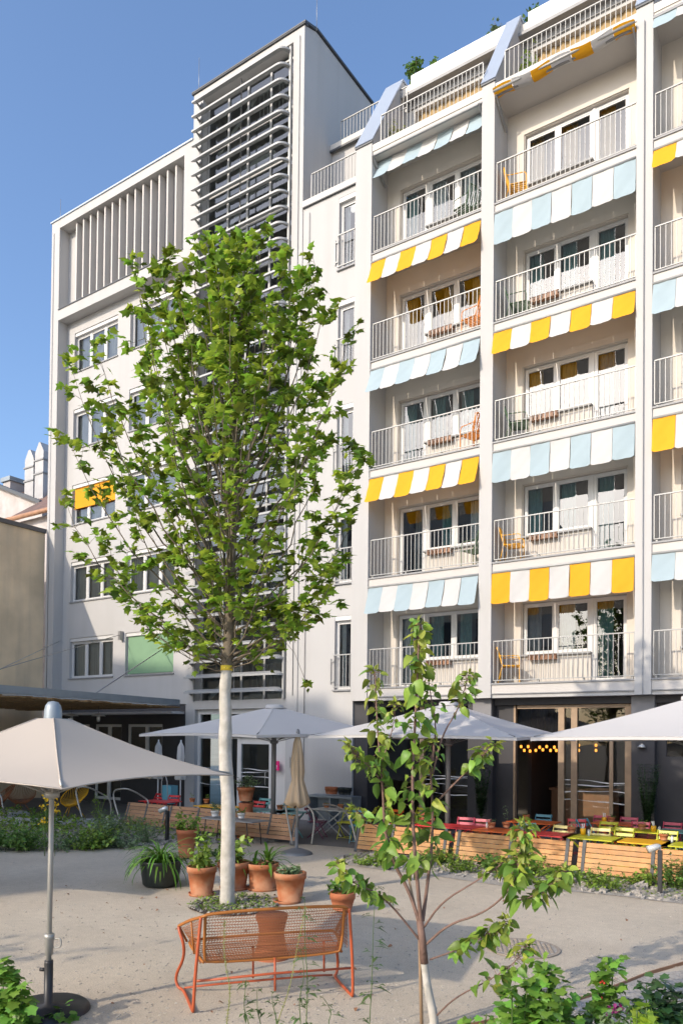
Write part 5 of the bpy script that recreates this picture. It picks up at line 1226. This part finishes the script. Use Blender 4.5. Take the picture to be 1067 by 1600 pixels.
# ================================================================== YOUNG TREE IN THE FOREGROUND
SB=Vector((-2.83,5.46,0)); SD=depth(SB)
sap=thing('young_tree','slender multi stemmed young tree with large crinkled leaves in the foreground','tree',SB)
def s_(px,py,dz=0.): return D(px,py,SD+dz)
wt=MB(); P=[SB,s_(680,1600),s_(668,1545),s_(662,1500)]; wt.tube(smooth(P,2),[.045-.0012*i for i in range(len(smooth(P,2)))],10); wt.build('whitewashed_stem','whitebark',sap)
sk=MB(); sk.tube([s_(660,1500,.03)-Vector((0,0,.6)),s_(655,1450,.05),s_(636,1362,.1)],[.015,.013,.008],7); o=sk.build('stake','woodframe',sap)
br=MB(); lv=MB(); bd=MB()
lower=[s_(663,1506),s_(660,1470),s_(656,1440)]
br.tube(lower,[.033,.031,.028],9)
stems=[ # polyline, radius, leaf start fraction, leaf count, leaf length
 ([ (656,1445,0),(640,1395,.05),(610,1340,.08),(600,1290,.1),(598,1230,.1),(592,1170,.15),(588,1110,.2),(586,1050,.25)],.017,.30,46,.13),
 ([ (658,1445,0),(652,1380,-.03),(645,1300,-.05),(644,1220,-.05),(648,1140,0),(652,1060,0),(654,1000,.05),(656,975,.05)],.018,.22,70,.125),
 ([ (660,1440,0),(668,1380,.1),(675,1320,.15),(676,1260,.15),(672,1200,.1),(678,1160,.1)],.017,.30,30,.125),
 ([ (676,1210,.1),(690,1150,.1),(715,1110,.12),(725,1080,.15),(732,1055,.15)],.009,.55,22,.10),
 ([ (676,1190,.1),(682,1130,.1),(672,1085,.08),(668,1045,.1)],.008,.4,16,.09),
 ([ (676,1260,.15),(700,1235,.1),(730,1205,.05),(755,1180,.0),(772,1165,0)],.010,.5,26,.10),
 ([ (598,1225,.1),(580,1200,.0),(560,1185,-.05),(545,1165,-.1)],.007,.3,20,.09),
 ([ (600,1300,.1),(575,1285,.1),(555,1265,.05)],.006,.5,12,.09),
 ([ (596,1190,.1),(612,1150,.1),(618,1100,.1)],.006,.4,12,.08),
 ([ (654,1468,0),(620,1425,-.05),(590,1395,-.1),(560,1385,-.15),(540,1370,-.2),(528,1350,-.2)],.010,.30,26,.12),
 ([ (662,1450,0),(690,1410,-.1),(740,1380,-.2),(772,1360,-.25),(790,1345,-.25)],.010,.62,10,.09),
 ([ (664,1478,0),(700,1445,-.1),(750,1430,-.2),(785,1405,-.3),(808,1370,-.35),(812,1330,-.35),(818,1290,-.35)],.011,.6,44,.12),
 ([ (785,1408,-.3),(815,1408,-.35),(845,1395,-.4),(875,1370,-.4),(885,1360,-.4)],.007,.35,34,.12),
 ([ (672,1500,0),(715,1485,-.15),(745,1470,-.25),(770,1455,-.3),(790,1440,-.35)],.008,.3,34,.12),
 ([ (680,1590,0),(710,1560,-.2),(760,1535,-.35),(800,1510,-.4),(822,1480,-.4)],.008,.45,26,.11),
 ([ (772,1360,-.25),(800,1370,-.3),(845,1385,-.3)],.005,.5,6,.1)]
for pl,r,f0,nl,L in stems:
    P=smooth([s_(a,b,c) for a,b,c in pl],2); n=len(P); br.tube(P,[max(.003,r*(1-.75*i/(n-1))) for i in range(n)],7)
    tip=P[-1]
    nl=int(nl*2.2)
    for k in range(nl):
        t_=f0+(1-f0)*(k+q.random())/nl; i=min(int(t_*(n-1)),n-2); p=P[i].lerp(P[i+1],q.random())
        big=q.random()
        d=Vector((q.gauss(0,1),q.gauss(0,1),q.gauss(-.1,.6))); 
        pe=p+d.normalized()*q.uniform(.02,.07); br.tube([p,pe],.0022,3,caps=False)
        dd=d*.7+Vector((0,0,-.6*q.random()))
        l=L*q.uniform(.4,1.1)*(1.0 if t_<.8 else .7)
        tgt=bd if (t_>.75 and q.random()<.55) or q.random()<.22 else lv
        tgt.leaf(pe,dd,Vector((q.gauss(0,.7),q.gauss(0,.7),1)),l,'oval',W=l*q.uniform(.6,.85),curl=q.uniform(.15,.75))
    for k in range(10):
        d=Vector((q.gauss(0,1),q.gauss(0,1),q.uniform(.0,1.2))); bd.leaf(tip+d.normalized()*.02,d,Vector((q.gauss(0,1),q.gauss(0,1),.4)),q.uniform(.03,.06),'oval',W=.025,curl=.8)
br.build('branches','barkred',sap); lv.build('foliage','sapleaf',sap); bd.build('young_foliage','budleaf',sap)
bt_=thing('added_shade_tree','leafy tree added out of view behind the viewpoint to dapple the ground with shade','tree',(-10.5,-3.5,0))  # added tree behind the camera, put there for its dappled shade on the path
b=MB(); b.tube([(-10.5,-3.5,0),(-10.4,-3.5,2.2),(-10.2,-3.4,4.6)],[.12,.10,.03],8)
l=MB(); q=random.Random(77)
for k in range(16):
    a=q.uniform(0,2*PI); st=Vector((-10.4,-3.5,q.uniform(2.0,3.6))); e_=st+Vector((math.cos(a)*q.uniform(.8,1.9),math.sin(a)*q.uniform(.6,1.4),q.uniform(.3,1.3))); b.tube([st,st.lerp(e_,.5)+Vector((0,0,-.1)),e_],[.03,.02,.006],5)
    for i in range(40): l.leaf(st.lerp(e_,q.uniform(.4,1.05))+Vector((q.gauss(0,.14),q.gauss(0,.14),q.gauss(0,.12))),Vector((q.gauss(0,1),q.gauss(0,1),0)),Vector((q.gauss(0,.5),q.gauss(0,.5),1)),.14,'oval')
b.build('trunk','bark',bt_); l.build('crown','planeleaf',bt_)
# ================================================================== FOREGROUND WEEDS AND SHRUBS
def weed(px0,py0,px1,py1,z,lab,mt='weed',nl=16,L=.09,seed=1,seedy=False):
    qq=random.Random(seed); A=D(px0,py0,z); B=D(px1,py1,z); dirn=(B-A); 
    base=A-dirn*((A.z)/max(dirn.z,.01)) if dirn.z>0 else A
    base=Vector((A.x,A.y,0)).lerp(base,.5) if (base-A).length<1.5 else Vector((A.x,A.y,0))
    base.z=0; t=thing('weed_stalk',lab,'weed',base,'tall weeds in the front bed'); s=MB(); P=smooth([base,A,A.lerp(B,.3)+Vector((qq.gauss(0,.02),qq.gauss(0,.02),0)),A.lerp(B,.65)+Vector((qq.gauss(0,.02),qq.gauss(0,.02),0)),B],2); s.tube(P,[.0045*(1-.7*i/len(P)) for i in range(len(P))],5); s.build('stem','straw' if seedy else mt,t)
    b=MB(); n=len(P)
    for k in range(nl):
        t_=(k+qq.random())/nl; i=min(int(t_*(n-1)),n-2); p=P[i].lerp(P[i+1],qq.random())
        if seedy:
            for _ in range(3): b.leaf(p,Vector((qq.gauss(0,1),qq.gauss(0,1),.8)),Vector((0,0,1)),qq.uniform(.01,.03),'lance',W=.012)
        else:
            a=qq.uniform(0,2*PI); hd=Vector((math.cos(a),math.sin(a),qq.uniform(-.1,.6))).normalized(); l=L*1.35*qq.uniform(.6,1.3)*(1.15-.7*t_)
            m_=p+hd*l*.5; e_=m_+hd*l*.35+Vector((0,0,-l*.35)); sd=Vector((-hd.y,hd.x,0)).normalized()
            for sg in (-1,0,1):      # three-part narrow leaf
                st=p if sg==0 else p.lerp(m_,.55); en=e_ if sg==0 else st+(hd*.6+sd*sg*.7).normalized()*l*.42+Vector((0,0,-l*.12))
                mi=st.lerp(en,.5)+Vector((0,0,.012)); w_=l*.095
                b.add([st,mi-sd*w_,mi+sd*w_,en,mi+Vector((0,0,-.004))],[(0,1,4),(0,4,2),(1,3,4),(4,3,2)],True)
    b.build('leaves','straw' if seedy else mt,t)
fz=5.3
weed(353,1600,351,1440,fz,'thin yellow green seed stalk before the left part of the bench',seedy=True,nl=70,seed=1)
weed(432,1600,478,1420,fz,'leaning dry seed stalk before the middle of the bench',seedy=True,nl=40,seed=2)
weed(478,1600,476,1405,fz-.2,'tall green weed before the bench, right of the dry stalk',nl=22,L=.13,seed=3)
weed(577,1600,587,1385,fz,'tall green weed between the bench and the young tree',nl=26,L=.14,seed=4)
weed(390,1600,385,1530,fz,'short weed at the bottom edge, left of the dry stalk',nl=12,L=.10,seed=5)
weed(408,1600,402,1545,fz+.1,'short spreading weed under the middle of the bench',nl=14,L=.11,seed=6)
weed(432,1600,425,1555,fz-.1,'short bushy weed at the bottom edge near the dry stalk',nl=12,L=.10,seed=7)
weed(512,1600,505,1560,fz,'short weed right of the tall green one at the bottom edge',nl=8,L=.10,seed=8)
weed(470,1600,468,1480,fz+.2,'slim green weed rising directly behind the tall green one',nl=12,L=.10,seed=9)
def fshrub(pts,z,mt,kind,L,n,lab,seed,name='garden_shrub',cat='shrub',spread=.12,stemmt='weed'):
    qq=random.Random(seed); base=D(pts[0][0],1640,z); t=thing(name,lab,cat,(base.x,base.y,0),'leafy shrubs in the front bed'); s=MB(); b=MB()
    for (px,py) in pts:
        e_=D(px,py,z+qq.uniform(-.15,.15)); st=Vector((base.x+(e_.x-base.x)*.4,base.y+(e_.y-base.y)*.4,0)); P=smooth([st,st.lerp(e_,.5)+Vector((0,0,.03)),e_],2); s.tube(P,.0045,4); m_=len(P)
        for k in range(n):
            t_=qq.uniform(.25,1); i=min(int(t_*(m_-1)),m_-2); p=P[i].lerp(P[i+1],qq.random())
            d=Vector((qq.gauss(0,1),qq.gauss(0,1),qq.gauss(.0,.35))).normalized(); p2=p+d*qq.uniform(.3,1.)*spread*(1.1-t_*.6)
            b.leaf(p2,d+Vector((0,0,-.3)),Vector((qq.gauss(0,.35),qq.gauss(0,.35),1)),L*qq.uniform(.55,1.15)*(1.1-.4*t_),kind,W=L*qq.uniform(.8,1.0),curl=qq.uniform(.05,.35))
    s.build('stem',stemmt,t); b.build('foliage',mt,t); return t
fshrub([(800,1545),(825,1530),(850,1520),(868,1535),(880,1560),(835,1560),(860,1575),(815,1580),(875,1590),(845,1505),(790,1575),(862,1515),(830,1595),(895,1590)],4.9,'currant','lobed',.095,44,'currant shrub with lobed leaves at the foot of the young tree',1)
fshrub([(945,1500),(938,1520),(955,1540),(940,1560),(958,1500)],5.1,'currant','lobed',.09,44,'tall narrow currant shoot with a few red berries',2)
fshrub([(1010,1540),(1040,1535),(1060,1550),(1000,1570),(1035,1570),(1065,1580),(1020,1590)],4.9,'darkleaf','lobed',.075,95,'dense dark green shrub in the bottom right corner',3)
fshrub([(995,1580),(1010,1575),(985,1590),(1020,1585)],4.5,'lime','lobed',.10,22,'bright lime leaved sprig before the dark shrub',4)
fshrub([(905,1585),(925,1580),(950,1588),(970,1590),(890,1595)],5.0,'grey_leaf','lobed',.05,80,'low grey green carpet plant between the currants and the dark shrub',5)
fshrub([(5,1505),(15,1520),(30,1540),(38,1560),(10,1550),(25,1585),(0,1570),(45,1590)],5.9,'currant','lobed',.10,48,'bright lobed leaf shrub in the bottom left corner',6)
fshrub([(95,1580),(100,1590),(112,1592)],6.2,'currant','lobed',.08,10,'few small lobed leaves beside the parasol base',7)
fshrub([(735,1590),(760,1585),(780,1595)],5.0,'currant','lobed',.07,20,'low sprig right of the whitewashed stem',8)
b=MB()
for _ in range(40): p=D(962+R.gauss(0,7),1578+R.gauss(0,3),4.95); b.leaf(p,Vector((R.gauss(0,1),R.gauss(0,1),R.gauss(0,1))),Vector((0,0,1)),.03,'oval')
p=D(962,1578,4.95); o=b.build('purple_flower','flower_p',at=p); tag(o,'small purple flower head in the front bed','flower')
b=MB()
for px,py in ((938,1536),(941,1534),(944,1537),(940,1560)): b.lathe(D(px,py,5.08),[(0,-.009),(.008,-.004),(.008,.004),(0,.009)],8)
o=b.build('red_berries','flower_r',at=D(940,1540,5.08)); tag(o,'few red berries on the narrow currant shoot','berries')

b=MB(); q=random.Random(91)
for _ in range(90):
    p=G(q.uniform(20,1000),1345+240*q.random()); 
    if q.random()<.5: p=Vector((-7.1+q.gauss(0,1.3),7.6+q.gauss(0,1.2),0))
    b.leaf((p.x,p.y,.016),Vector((q.gauss(0,1),q.gauss(0,1),.1)),Vector((q.gauss(0,.3),q.gauss(0,.3),1)),q.uniform(.02,.055),'oval',curl=.5)
o=b.build('fallen_leaves','woodint'); o['kind']='stuff'
